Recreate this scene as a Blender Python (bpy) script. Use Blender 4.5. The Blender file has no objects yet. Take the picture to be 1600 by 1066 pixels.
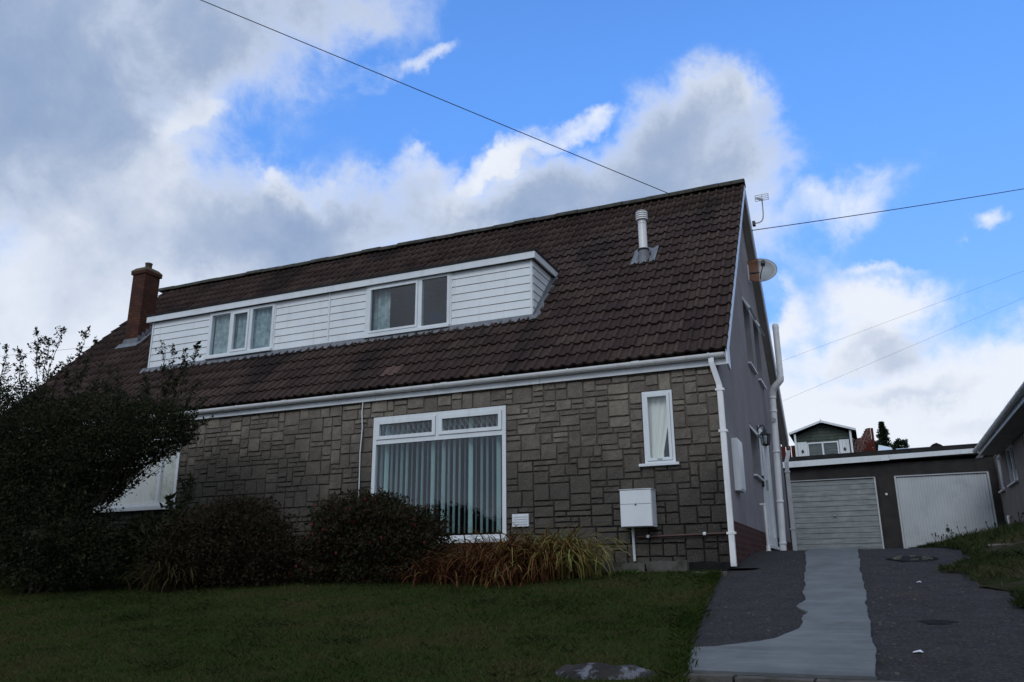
import bpy, math, random
import numpy as np
from mathutils import Vector, Matrix, noise as mnoise

random.seed(7); RS = np.random.RandomState(7)
scene = bpy.context.scene
C = scene.collection
R_ = math.radians

# ------------------------------------------------------------------ camera
CAM = Vector((1.528, -9.9915, -0.0795))
YAW, PIT, ROL = -0.40698, 0.28488, -0.0069
Fw = Vector((math.sin(YAW)*math.cos(PIT), math.cos(YAW)*math.cos(PIT), math.sin(PIT)))
Rt = Vector((math.cos(YAW), -math.sin(YAW), 0)); Up = Rt.cross(Fw)
Rt2 = Rt*math.cos(ROL)+Up*math.sin(ROL); Up2 = -Rt*math.sin(ROL)+Up*math.cos(ROL)
cd = bpy.data.cameras.new('camera'); cam = bpy.data.objects.new('camera', cd); C.objects.link(cam)
M = Matrix((Rt2, Up2, -Fw)).transposed().to_4x4(); M.translation = CAM
cam.matrix_world = M
cd.sensor_width = 36; cd.lens = 28.59; cd.clip_start = 0.05; cd.clip_end = 5000
scene.camera = cam
scene.cycles.use_denoising = True
scene.cycles.max_bounces = 6; scene.cycles.transparent_max_bounces = 24
scene.view_settings.view_transform = 'Standard'; scene.view_settings.look = 'None'
scene.view_settings.gamma = 1; scene.view_settings.exposure = 0
scene.view_settings.use_curve_mapping = False

# ------------------------------------------------------------------ sun + sky
SUN = Vector((0.0, -0.77, 0.60)).normalized()       # soft sun behind thin cloud, behind the camera
sd = bpy.data.lights.new('sun', 'SUN'); sd.energy = 1.0; sd.angle = R_(26); sd.color = (.90, .96, 1.0)
so = bpy.data.objects.new('sun', sd); C.objects.link(so)
so.rotation_euler = SUN.to_track_quat('Z', 'Y').to_euler(); so.location = (0, 0, 30)
SKY_STRENGTH = 0.1
world = bpy.data.worlds.new('World'); scene.world = world; world.use_nodes = True
wt = world.node_tree; wt.nodes.clear()

class NT:
    """tiny helper for writing node graphs"""
    def __init__(s, t): s.t = t
    def n(s, kind, **kw):
        nd = s.t.nodes.new(kind)
        for k, v in kw.items(): setattr(nd, k, v)
        return nd
    def put(s, sock, v):
        if isinstance(v, bpy.types.NodeSocket): s.t.links.new(v, sock)
        elif v is not None:
            if sock.type == 'RGBA' and len(v) == 3: v = (*v, 1)
            sock.default_value = v
    def math(s, op, a, b=None, c=None, clamp=False):
        nd = s.n('ShaderNodeMath', operation=op, use_clamp=clamp)
        for i, v in enumerate((a, b, c)):
            if v is not None: s.put(nd.inputs[i], v)
        return nd.outputs[0]
    def vm(s, op, a, b=None, scale=None):
        nd = s.n('ShaderNodeVectorMath', operation=op)
        s.put(nd.inputs[0], a)
        if b is not None: s.put(nd.inputs[1], b)
        if scale is not None: s.put(nd.inputs['Scale'], scale)
        return nd.outputs['Value'] if op in ('DOT_PRODUCT', 'LENGTH') else nd.outputs[0]
    def noise(s, vec, scale, detail=4, rough=.55, dist=0.0, out=0):
        nd = s.n('ShaderNodeTexNoise')
        if vec is not None: s.put(nd.inputs['Vector'], vec)
        nd.inputs['Scale'].default_value = scale; nd.inputs['Detail'].default_value = detail
        nd.inputs['Roughness'].default_value = rough; nd.inputs['Distortion'].default_value = dist
        return nd.outputs[out]
    def mix(s, f, a, b, mode='MIX'):
        nd = s.n('ShaderNodeMix', data_type='RGBA', blend_type=mode, clamp_factor=True)
        s.put(nd.inputs[0], f); s.put(nd.inputs[6], a); s.put(nd.inputs[7], b)
        return nd.outputs[2]
    def ss(s, x, a, b, lo=0.0, hi=1.0):
        nd = s.n('ShaderNodeMapRange', interpolation_type='SMOOTHSTEP')
        s.put(nd.inputs[0], x); nd.inputs[1].default_value = a; nd.inputs[2].default_value = b
        nd.inputs[3].default_value = lo; nd.inputs[4].default_value = hi
        return nd.outputs[0]

def pix_dir(x, y):                                   # unit sky direction of a cloud
    d = Fw + Rt2*((x-800)/1270.6) + Up2*((533-y)/1270.6)
    return d.normalized()

def build_sky():
    g = NT(wt)
    tc = g.n('ShaderNodeTexCoord'); D = tc.outputs['Generated']
    sky = g.n('ShaderNodeTexSky', sky_type='NISHITA'); sky.sun_disc = False
    sky.sun_elevation = math.asin(SUN.z); sky.sun_rotation = math.atan2(SUN.x, SUN.y)
    sky.air_density = 1.0; sky.dust_density = 0.6; sky.ozone_density = 2.0; sky.altitude = 50
    sz_ = g.n('ShaderNodeSeparateXYZ'); g.put(sz_.inputs[0], D)
    gain = g.mix(g.ss(sz_.outputs[2], .12, .62), (1.05, 1.30, 1.7), (1.36, 2.25, 3.3))
    blue = g.mix(1.0, sky.outputs[0], gain, 'MULTIPLY')
    # billowing: push the direction about with noise before asking which cloud it lies in
    w1 = g.vm('SUBTRACT', g.noise(D, 3.6, 6, .6, out=1), (.5, .5, .5))
    w2 = g.vm('SUBTRACT', g.noise(D, 9.0, 6, .62, out=1), (.5, .5, .5))
    Dw = g.vm('ADD', g.vm('ADD', D, g.vm('SCALE', w1, scale=.17)), g.vm('SCALE', w2, scale=.10))
    def field(blobs):
        inv = None
        for (x, y, rx, ry, ang, wgt) in blobs:
            c = pix_dir(x, y); right = Fw.cross(Vector((0, 0, 1))).normalized(); right = (right - c*right.dot(c)).normalized(); up = right.cross(c)
            a = R_(ang); e1 = right*math.cos(a)+up*math.sin(a); e2 = -right*math.sin(a)+up*math.cos(a)
            k = 1270.6
            dx = g.math('MULTIPLY', g.vm('DOT_PRODUCT', Dw, tuple(e1)), k/rx)
            dy = g.math('MULTIPLY', g.vm('DOT_PRODUCT', Dw, tuple(e2)), k/ry)
            r2 = g.math('ADD', g.math('MULTIPLY', dx, dx), g.math('MULTIPLY', dy, dy))
            v = g.math('MULTIPLY', g.math('EXPONENT', g.math('MULTIPLY', r2, -1.0)), g.math('MULTIPLY', g.math('GREATER_THAN', g.vm('DOT_PRODUCT', Dw, tuple(c)), 0), wgt))
            q = g.math('SUBTRACT', 1.0, v)
            inv = q if inv is None else g.math('MULTIPLY', inv, q)
        return g.math('SUBTRACT', 1.0, inv)
    grey = field([(20, 170, 235, 195, 8, .97), (270, 15, 200, 80, -10, .93), (-350, 200, 330, 330, 0, .97), (200, -330, 480, 250, 0, .9), (520, 10, 90, 40, 0, .5),
                  (120, 345, 220, 70, 12, .8), (340, 375, 210, 62, 12, .9), (555, 345, 150, 70, 10, .93), (440, 305, 60, 45, 0, .7), (625, 270, 55, 60, 0, .8), (790, 370, 230, 75, 14, .92),
                  (1090, 250, 125, 118, 5, .96), (1040, 390, 220, 90, 0, .9), (640, 440, 330, 80, 10, .85), (1155, 165, 62, 52, 0, .85), (960, 320, 140, 70, 5, .9), (1200, 240, 60, 50, 0, .5), (1380, 560, 120, 26, 6, .85), (1440, 628, 150, 20, 8, .8), (1560, 668, 90, 16, 4, .7), (60, 500, 240, 140, 0, .55)])
    white = field([(10, 440, 140, 66, 0, .9), (200, 440, 150, 50, 0, .5), (300, 195, 90, 26, 40, .75), (215, 285, 80, 34, 32, .85), (200, 345, 100, 42, 10, .5), (640, 232, 46, 26, 20, .75), (430, 268, 40, 26, 0, .8), (765, 265, 84, 33, 15, .97), (915, 212, 74, 30, 22, .80), (700, 305, 40, 34, 20, .6), (1100, 135, 60, 26, 5, .5), (1195, 150, 24, 34, 0, .55),
                   (530, 262, 50, 20, 10, .5), (610, 85, 110, 26, 20, .44), (680, 60, 80, 14, 15, .33),
                   (1340, 300, 85, 48, 14, .60), (1260, 370, 70, 60, 0, .45), (1545, 335, 36, 18, 20, .58), (1395, 480, 98, 56, 8, .97), (1320, 560, 120, 34, 8, .8), (1520, 640, 270, 52, 6, .97), (1320, 665, 150, 38, 0, .95),
                   (1235, 500, 28, 50, 0, .7), (1225, 640, 60, 60, 0, .9), (1630, 590, 110, 60, 0, .9), (1390, 406, 52, 10, 6, .45), (1480, 700, 300, 40, 0, .8), (1800, 720, 380, 110, 0, .95), (-250, 600, 460, 130, 0, .9), (80, 545, 260, 90, 0, .92)])
    # everywhere else: broken cloud of the same kind
    sx = g.n('ShaderNodeSeparateXYZ'); g.put(sx.inputs[0], D)
    far = g.ss(g.vm('DOT_PRODUCT', D, tuple(Fw)), .80, .62)
    z = g.math('ADD', g.math('MAXIMUM', sx.outputs[2], 0), .22)
    flat = g.n('ShaderNodeCombineXYZ'); g.put(flat.inputs[0], g.math('DIVIDE', sx.outputs[0], z)); g.put(flat.inputs[1], g.math('DIVIDE', sx.outputs[1], z))
    base = g.ss(g.noise(flat.outputs[0], 1.1, 6, .58), .30, .50)
    horizon = g.ss(sx.outputs[2], .22, .02)
    veil = g.ss(g.vm('DOT_PRODUCT', D, tuple(SUN)), .70, .93)      # unseen cloud added to cover the sun's glow
    other = g.math('MULTIPLY', far, g.math('MAXIMUM', g.math('MAXIMUM', base, veil), g.math('MULTIPLY', horizon, .8)))
    det = g.math('SUBTRACT', g.noise(D, 9.5, 10, .64, .35), .5)
    det2 = g.math('SUBTRACT', g.noise(D, 4.6, 7, .6), .5)
    body = g.math('MAXIMUM', g.math('MAXIMUM', grey, white), other)
    dens = g.math('ADD', body, g.math('ADD', g.math('MULTIPLY', det, 1.0), g.math('MULTIPLY', det2, .85)))
    alpha = g.math('MULTIPLY', g.ss(dens, .22, .84), g.ss(body, .06, .36))
    thick = g.math('SUBTRACT', g.math('ADD', g.math('MULTIPLY', grey, 1.02), g.math('ADD', g.math('MULTIPLY', other, .55), g.math('ADD', g.math('MULTIPLY', det2, 1.5), g.math('MULTIPLY', det, .75)))), g.math('MULTIPLY', white, .62))
    tone = g.math('MULTIPLY', g.ss(thick, -.25, 1.35), g.ss(dens, .35, .95, .35, 1.0))
    k = 1/SKY_STRENGTH
    ccol = g.mix(tone, (.84*k, .89*k, .98*k), (.275*k, .380*k, .585*k))
    col = g.mix(alpha, blue, ccol)
    # pale band of far haze low down
    low = g.ss(sx.outputs[2], .16, .0, 0, .55)
    col = g.mix(low, col, (.72*k, .78*k, .92*k))
    bg = g.n('ShaderNodeBackground'); g.put(bg.inputs[0], col); bg.inputs[1].default_value = SKY_STRENGTH
    out = g.n('ShaderNodeOutputWorld'); wt.links.new(bg.outputs[0], out.inputs[0])
build_sky()

# ------------------------------------------------------------------ materials
def material(name, c1, c2=None, scale=6.0, rough=.8, bump=0.0, bscale=60.0, c3=None, s3=1.2, a3=(.5, .7), rand=None, spec=None, metal=0.0, extra=None, detail=5):
    """two-colour noise material; c3 = larger stains; rand = 'object' or 'attr' shifts the tone piece by piece"""
    m = bpy.data.materials.new(name); m.use_nodes = True; t = m.node_tree; t.nodes.clear(); g = NT(t)
    tc = g.n('ShaderNodeTexCoord'); geo = g.n('ShaderNodeNewGeometry'); P = geo.outputs['Position']
    col = c1 if c2 is None else g.mix(g.ss(g.noise(P, scale, detail, .6), .3, .7), c1, c2)
    if c3 is not None: col = g.mix(g.ss(g.noise(P, s3, 6, .62), a3[0], a3[1]), col, c3)
    if rand:
        if rand == 'object': v = g.n('ShaderNodeObjectInfo').outputs['Random']
        else: v = g.n('ShaderNodeAttribute', attribute_name='tone').outputs['Fac']
        f = g.math('ADD', g.math('MULTIPLY', v, .5), .75)
        hv = g.n('ShaderNodeHueSaturation'); g.put(hv.inputs['Value'], f); g.put(hv.inputs['Color'], col)
        g.put(hv.inputs['Hue'], g.math('ADD', .488, g.math('MULTIPLY', v, .024)))
        col = hv.outputs[0]
    if extra: col = extra(g, P, col)
    b = g.n('ShaderNodeBsdfPrincipled'); g.put(b.inputs['Base Color'], col)
    b.inputs['Roughness'].default_value = rough; b.inputs['Specular IOR Level'].default_value = (.10 if rough > .75 else .4) if spec is None else spec; b.inputs['Metallic'].default_value = metal
    if bump:
        bn = g.n('ShaderNodeBump'); bn.inputs['Strength'].default_value = min(1, bump); bn.inputs['Distance'].default_value = .012*max(1, bump)
        g.put(bn.inputs['Height'], g.noise(P, bscale, 6, .65)); g.put(b.inputs['Normal'], bn.outputs[0])
    o = g.n('ShaderNodeOutputMaterial'); t.links.new(b.outputs[0], o.inputs[0])
    return m

def glass_material(name, tint=(.86, .92, .92), boost=1.7):
    m = bpy.data.materials.new(name); m.use_nodes = True; t = m.node_tree; t.nodes.clear(); g = NT(t)
    tr = g.n('ShaderNodeBsdfTransparent'); tr.inputs[0].default_value = (*tint, 1)
    gl = g.n('ShaderNodeBsdfGlossy'); gl.inputs['Roughness'].default_value = .015; gl.inputs[0].default_value = (.95, .97, 1, 1)
    geo = g.n('ShaderNodeNewGeometry')
    bn = g.n('ShaderNodeBump'); bn.inputs['Strength'].default_value = .05; bn.inputs['Distance'].default_value = .02
    g.put(bn.inputs['Height'], g.noise(geo.outputs['Position'], 1.6, 2)); g.put(gl.inputs['Normal'], bn.outputs[0])
    fr = g.n('ShaderNodeFresnel'); fr.inputs[0].default_value = 1.5
    mx = g.n('ShaderNodeMixShader'); g.put(mx.inputs[0], g.math('MULTIPLY', g.math('MULTIPLY', fr.outputs[0], boost, clamp=True), g.math('SUBTRACT', 1.0, geo.outputs['Backfacing'])))
    t.links.new(tr.outputs[0], mx.inputs[1]); t.links.new(gl.outputs[0], mx.inputs[2])
    o = g.n('ShaderNodeOutputMaterial'); t.links.new(mx.outputs[0], o.inputs[0])
    return m

def leaf_material(name, cols, rough=.55, spec=.3, trans=.25):
    m = bpy.data.materials.new(name); m.use_nodes = True; t = m.node_tree; t.nodes.clear(); g = NT(t)
    at = g.n('ShaderNodeAttribute', attribute_name='tone')
    cr = g.n('ShaderNodeValToRGB'); g.put(cr.inputs[0], at.outputs['Fac'])
    el = cr.color_ramp.elements
    while len(el) < len(cols): el.new(.5)
    for i, c in enumerate(cols): el[i].position = i/(len(cols)-1); el[i].color = (*c, 1)
    b = g.n('ShaderNodeBsdfPrincipled'); g.put(b.inputs['Base Color'], cr.outputs[0])
    b.inputs['Roughness'].default_value = rough; b.inputs['Specular IOR Level'].default_value = spec
    tl = g.n('ShaderNodeBsdfTranslucent'); g.put(tl.inputs[0], cr.outputs[0])
    mx = g.n('ShaderNodeMixShader'); mx.inputs[0].default_value = trans
    t.links.new(b.outputs[0], mx.inputs[1]); t.links.new(tl.outputs[0], mx.inputs[2])
    o = g.n('ShaderNodeOutputMaterial'); t.links.new(mx.outputs[0], o.inputs[0])
    return m

def stain_stone(g, P, col):
    # darker downwards and towards the left; black algae at the damp right-hand end
    sx = g.n('ShaderNodeSeparateXYZ'); g.put(sx.inputs[0], P)
    n = g.noise(P, 1.5, 6, .65)
    low = g.ss(g.math('ADD', sx.outputs[2], g.math('MULTIPLY', g.math('SUBTRACT', n, .5), 2.6)), .9, 2.55, .92, 0)
    col = g.mix(low, col, (.078, .069, .060))
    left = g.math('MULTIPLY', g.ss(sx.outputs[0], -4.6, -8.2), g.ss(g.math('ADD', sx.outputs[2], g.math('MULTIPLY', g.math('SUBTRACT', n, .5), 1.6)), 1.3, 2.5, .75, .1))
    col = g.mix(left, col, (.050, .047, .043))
    corner = g.math('MULTIPLY', g.ss(sx.outputs[0], -1.6, .2), g.ss(g.math('ADD', sx.outputs[2], g.math('MULTIPLY', g.math('SUBTRACT', n, .5), 2.2)), .2, 1.5, .7, 0))
    col = g.mix(corner, col, (.022, .021, .020))
    drip = g.ss(g.noise(P, 5.5, 5, .7), .58, .74, 0, .6)
    sp = g.noise(P, 70, 3, .7)
    col = g.mix(g.ss(sp, .56, .74, 0, .45), col, (.30, .27, .22)); col = g.mix(g.ss(sp, .46, .30, 0, .5), col, (.04, .036, .03))
    return g.mix(drip, col, (.05, .045, .038))
def stain_mortar(g, P, col):
    sx = g.n('ShaderNodeSeparateXYZ'); g.put(sx.inputs[0], P)
    low = g.ss(g.math('ADD', sx.outputs[2], g.math('MULTIPLY', g.noise(P, 1.2, 6, .65), 1.5)), 1.2, 3.0, .95, 0)
    return g.mix(low, col, (.012, .011, .010))
def stain_shade_roof(g, P, col):
    sx = g.n('ShaderNodeSeparateXYZ'); g.put(sx.inputs[0], P)
    w = g.n('ShaderNodeCombineXYZ'); g.put(w.inputs[0], sx.outputs[0]); g.put(w.inputs[1], g.math('MULTIPLY', sx.outputs[1], .35)); g.put(w.inputs[2], g.math('MULTIPLY', sx.outputs[2], .35))
    d = g.ss(g.noise(w.outputs[0], 1.0, 5, .6), .50, .68, 0, .72)
    col = g.mix(d, col, (.014, .012, .012))
    pan_shade = g.n('ShaderNodeAttribute', attribute_name='pan_shade').outputs['Fac']     # shade between the rolls, painted into the pans as a darker colour
    col = g.mix(g.math('MULTIPLY', pan_shade, .62), col, (.010, .009, .009))
    moss = g.math('MULTIPLY', g.ss(g.noise(P, 7, 5, .7), .57, .72), g.ss(sx.outputs[2], 5.4, 6.6, .08, .9))
    col = g.mix(moss, col, (.030, .030, .014))
    lich = g.ss(g.noise(P, 26, 3, .6), .68, .76, 0, .35)
    return g.mix(lich, col, (.085, .075, .06))
def dirt_low(amount, colr, sc=9, lo=.52, hi=.75):
    def f(g, P, col): return g.mix(g.ss(g.noise(P, sc, 6, .65), lo, hi, 0, amount), col, colr)
    return f
def brick_pattern(bw, bh, mortar, axis='XZ'):
    def f(g, P, col):
        sx = g.n('ShaderNodeSeparateXYZ'); g.put(sx.inputs[0], P)
        cb = g.n('ShaderNodeCombineXYZ'); g.put(cb.inputs[0], g.math('ADD', sx.outputs[0], sx.outputs[1])); g.put(cb.inputs[1], sx.outputs[2])
        bt = g.n('ShaderNodeTexBrick'); g.put(bt.inputs['Vector'], cb.outputs[0]); bt.inputs['Scale'].default_value = 1
        bt.inputs['Brick Width'].default_value = bw; bt.inputs['Row Height'].default_value = bh; bt.inputs['Mortar Size'].default_value = .007
        bt.inputs['Color1'].default_value = (.8, .8, .8, 1); bt.inputs['Color2'].default_value = (1.25, 1.1, 1.0, 1)
        col2 = g.mix(1.0, col, bt.outputs['Color'], 'MULTIPLY')
        return g.mix(bt.outputs['Fac'], col2, mortar)
    return f
def green_wood(g, P, col):
    sx = g.n('ShaderNodeSeparateXYZ'); g.put(sx.inputs[0], P)
    return g.mix(g.ss(g.noise(P, 3, 4), .45, .7, 0, .5), col, (.05, .06, .05))
def rain_streaks(amt, colr):
    def f(g, P, col):
        sx = g.n('ShaderNodeSeparateXYZ'); g.put(sx.inputs[0], P)
        w = g.n('ShaderNodeCombineXYZ'); g.put(w.inputs[0], g.math('MULTIPLY', sx.outputs[0], 9)); g.put(w.inputs[1], g.math('MULTIPLY', sx.outputs[1], 9)); g.put(w.inputs[2], g.math('MULTIPLY', sx.outputs[2], .8))
        col = g.mix(g.ss(g.noise(w.outputs[0], 1.4, 6, .65), .50, .78, 0, amt), col, colr)
        return g.mix(g.ss(g.noise(P, 3.1, 6, .65), .52, .75, 0, amt*.7), col, colr)
    return f
def door_stain(g, P, col):
    sx = g.n('ShaderNodeSeparateXYZ'); g.put(sx.inputs[0], P)
    w = g.n('ShaderNodeCombineXYZ'); g.put(w.inputs[0], g.math('MULTIPLY', sx.outputs[0], .6)); g.put(w.inputs[2], g.math('MULTIPLY', sx.outputs[2], 9))
    col = g.mix(g.ss(g.noise(w.outputs[0], 2.2, 6, .7), .42, .66, 0, .75), col, (.12, .14, .14))
    return g.mix(g.ss(g.noise(P, 2.2, 5, .6), .5, .75, 0, .4), col, (.16, .17, .15))
def streaks(g, P, col):
    sx = g.n('ShaderNodeSeparateXYZ'); g.put(sx.inputs[0], P)
    w = g.n('ShaderNodeCombineXYZ'); g.put(w.inputs[0], g.math('MULTIPLY', sx.outputs[0], .5)); g.put(w.inputs[1], g.math('MULTIPLY', sx.outputs[1], 4))
    col = g.mix(g.ss(g.noise(w.outputs[0], 3, 6, .7), .45, .7, 0, .35), col, (.21, .22, .225))
    col = g.mix(g.ss(g.noise(P, 1.7, 6, .65, .6), .5, .70, 0, .55), col, (.085, .088, .09))
    return g.mix(g.ss(g.noise(P, 60, 3, .6), .62, .72, 0, .4), col, (.07, .072, .072))
def asphalt_extra(g, P, col):
    v = g.n('ShaderNodeTexVoronoi'); g.put(v.inputs['Vector'], P); v.inputs['Scale'].default_value = 75
    sp = g.ss(g.math('MULTIPLY', g.n('ShaderNodeSeparateColor').outputs[0], 1), 0, 1)
    s2 = g.n('ShaderNodeSeparateColor'); g.put(s2.inputs[0], v.outputs['Color'])
    col = g.mix(g.ss(s2.outputs[0], .55, 1.0, 0, .55), col, (.085, .082, .085))
    col = g.mix(g.ss(g.noise(P, 1.3, 6, .65), .55, .72, 0, .45), col, (.055, .045, .034))
    return col

WHITE = material('white_upvc', (.70, .73, .75), (.63, .66, .68), 2.2, .38, spec=.45, extra=rain_streaks(.38, (.42, .42, .39)))
WHITE_CLAD = material('white_cladding', (.71, .74, .755), (.65, .68, .695), 1.4, .42, extra=rain_streaks(.42, (.47, .46, .43)))
WHITE_PIPE = material('white_pipe', (.78, .78, .78), (.70, .70, .70), 5, .4, extra=rain_streaks(.5, (.36, .36, .33)))
GREY_WHITE = material('weathered_white_board', (.58, .59, .61), (.48, .49, .50), 4, .55, extra=dirt_low(.4, (.28, .28, .27), 5))
STONE = material('reconstituted_stone', (.235, .200, .163), (.176, .152, .126), 9, .92, 1.5, 48, rand='attr', extra=stain_stone)
MORTAR = material('dark_mortar', (.15, .13, .107), (.105, .092, .077), 6, .95, .4, 90, extra=stain_mortar)
TILE_O = material('concrete_tile', (.078, .048, .041), (.047, .033, .029), 14, .85, .3, 120, rand='object', extra=stain_shade_roof)
TILE_A = material('concrete_tile_run', (.078, .048, .041), (.047, .033, .029), 14, .85, .3, 120, rand='attr', extra=stain_shade_roof)
TILE_NEW = material('pale_replacement_tile', (.115, .072, .058), (.09, .058, .05), 14, .85, .3, 120)
DECK = material('roof_felt', (.02, .018, .017), (.014, .013, .012), 8, .95)
RIDGE = material('ridge_concrete', (.075, .07, .066), (.045, .045, .036), 7, .9, .4, 60, extra=dirt_low(.7, (.035, .04, .02), 6, .5, .65))
LEAD = material('lead_flashing', (.16, .17, .19), (.10, .11, .125), 9, .55, .2, 30, extra=dirt_low(.4, (.33, .33, .31), 14))
RENDER = material('roughcast_render', (.30, .282, .290), (.25, .236, .244), 1.6, .95, .9, 140, extra=dirt_low(.45, (.17, .15, .14), 1.3))
RENDER2 = material('neighbour_roughcast', (.235, .205, .185), (.19, .168, .152), 2, .95, .9, 140)
BRICK = material('red_plinth_brick', (.085, .034, .030), (.055, .024, .023), 5, .9, .3, 60, extra=brick_pattern(.215, .075, (.07, .06, .055)))
CHBRICK = material('chimney_brick', (.095, .042, .028), (.058, .027, .021), 4, .9, .3, 60, extra=brick_pattern(.16, .062, (.035, .027, .023)))
MORTAR_CAP = material('chimney_flaunching', (.13, .085, .06), (.08, .065, .045), 10, .95, .5, 50)
GLASS = glass_material('window_glass', (.88, .94, .94), 1.6)
GLASS_B = glass_material('bright_window_glass', (.95, .97, .97), 1.8)
BLIND = material('blind_fabric', (.74, .84, .82), (.70, .80, .78), 3, .8)
CURTAIN = material('cream_curtain', (.62, .62, .55), (.52, .53, .48), 3, .85)
NET = material('net_curtain', (.50, .53, .53), (.22, .26, .28), 7, .9)
DARKROOM = material('room_plaster', (.10, .10, .10), None, rough=.9)
SOFFIT = material('grey_soffit', (.36, .33, .30), (.28, .25, .23), 3, .8)
BLACK = material('black_paint', (.012, .012, .014), (.02, .02, .02), 8, .45)
STEEL = material('brushed_flue', (.72, .72, .72), (.62, .62, .63), 5, .38, metal=.1)
ALU = material('grey_metal', (.36, .37, .38), (.26, .27, .28), 8, .45, metal=.6)
DARK_WALL = material('dark_garage_render', (.050, .046, .044), (.032, .030, .030), 3, .95, .5, 70)
DOOR_W = material('white_steel_door', (.50, .52, .54), (.44, .46, .475), 1.5, .5, extra=dirt_low(.3, (.27, .28, .28), 3))
DOOR_G = material('weathered_plank_door', (.27, .285, .285), (.20, .22, .222), 5, .7, extra=door_stain)
FELT = material('flat_roof_felt', (.035, .034, .035), (.022, .022, .022), 4, .9, .4, 40)
SHED = material('green_shed_boards', (.085, .10, .085), (.06, .072, .062), 6, .8, extra=green_wood)
REDWOOD = material('red_brown_fence', (.10, .026, .020), (.065, .018, .015), 5, .85)
PALE_ROOF = material('pale_blue_roof', (.60, .66, .70), (.52, .58, .62), .6, .5)
ASPHALT = material('old_tarmac', (.040, .037, .039), (.028, .026, .028), 5, .95, .9, 130, extra=asphalt_extra)
CONCRETE = material('new_concrete', (.140, .150, .158), (.104, .113, .120), 3.2, .9, .25, 90, extra=streaks)
KERB = material('old_concrete', (.12, .11, .10), (.075, .07, .062), 7, .95, .7, 60, extra=dirt_low(.6, (.03, .034, .02), 5, .5, .66))
KERB_DARK = material('black_damp_concrete', (.016, .015, .015), (.010, .010, .010), 7, .9, .6, 60)
SOIL = material('garden_soil', (.030, .024, .017), (.018, .018, .010), 5, .98, .9, 40)
TURF = material('turf', (.024, .034, .011), (.033, .031, .014), 3, .98, .9, 60, spec=0)
EARTH = material('ground_earth', (.045, .05, .028), (.03, .036, .02), .4, .98, .5, 6)
ROADM = material('road_tarmac', (.05, .05, .052), (.04, .04, .042), 3, .95, .6, 90)
BARK = material('shrub_bark', (.050, .042, .033), (.032, .028, .022), 20, .9)
LOGM = material('mottled_log_bark', (.04, .036, .036), (.022, .02, .02), 6, .9, .9, 30, c3=(.13, .135, .155), s3=10.0, a3=(.50, .62), extra=lambda g, P, col: g.mix(g.ss(g.noise(P, 9, 4), .60, .68, 0, .9), col, (.045, .055, .015)))
LANT_GLASS = glass_material('lantern_glass', (.7, .75, .75), 2)
RUSTDISH = material('dish_metal', (.36, .38, .40), (.30, .32, .34), 8, .5, metal=.2,
                    extra=lambda g, P, col: g.mix(g.ss(g.vm('DOT_PRODUCT', P, (1, 0, 0)), .20, .17), col, g.mix(g.noise(P, 12, 4), (.20, .075, .03), (.10, .05, .03))))
WIREM = material('wire_sheath', (.02, .02, .022), None, rough=.6)
LF_SHRUB = leaf_material('dark_shrub_leaf', [(.0108, .0135, .0068), (.0189, .0243, .0108), (.0297, .0351, .0149), (.0486, .0513, .0243)], .8, .12)
LF_DRY = leaf_material('autumn_shrub_leaf', [(.0135, .0121, .0068), (.0257, .0216, .0108), (.0351, .0203, .0121), (.0459, .0432, .0175)], .8, .12)
LF_FUCH = leaf_material('fuchsia_leaf', [(.0135, .0149, .0068), (.0257, .0284, .0121), (.0405, .0216, .0149), (.0486, .0459, .0189)], .8, .12)
FLOWER = material('red_fuchsia_flower', (.28, .018, .030), (.17, .010, .02), 30, .6)
LF_STRAP = leaf_material('strap_leaf', [(.050, .019, .013), (.095, .033, .016), (.15, .072, .025), (.24, .185, .060), (.21, .22, .066)], .8, .12)
LF_GRASS = leaf_material('grass_blade', [(.022, .038, .009), (.037, .058, .015), (.056, .078, .023), (.095, .075, .035)], .9, .0)
LF_WEED = leaf_material('weed_blade', [(.0189, .0297, .0108), (.0324, .0486, .0149), (.0513, .0648, .0230), (.0945, .0783, .0405)], .8, .12)
LF_CON = leaf_material('conifer_needle', [(.012, .020, .012), (.022, .034, .018), (.035, .048, .024)], .8, .12)
LF_HEDGE = leaf_material('hedge_leaf', [(.012, .02, .008), (.025, .038, .013), (.04, .05, .02)], .8, .12)
LF_BRIGHT = leaf_material('bright_weed', [(.05, .10, .015), (.09, .15, .03)])

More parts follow.
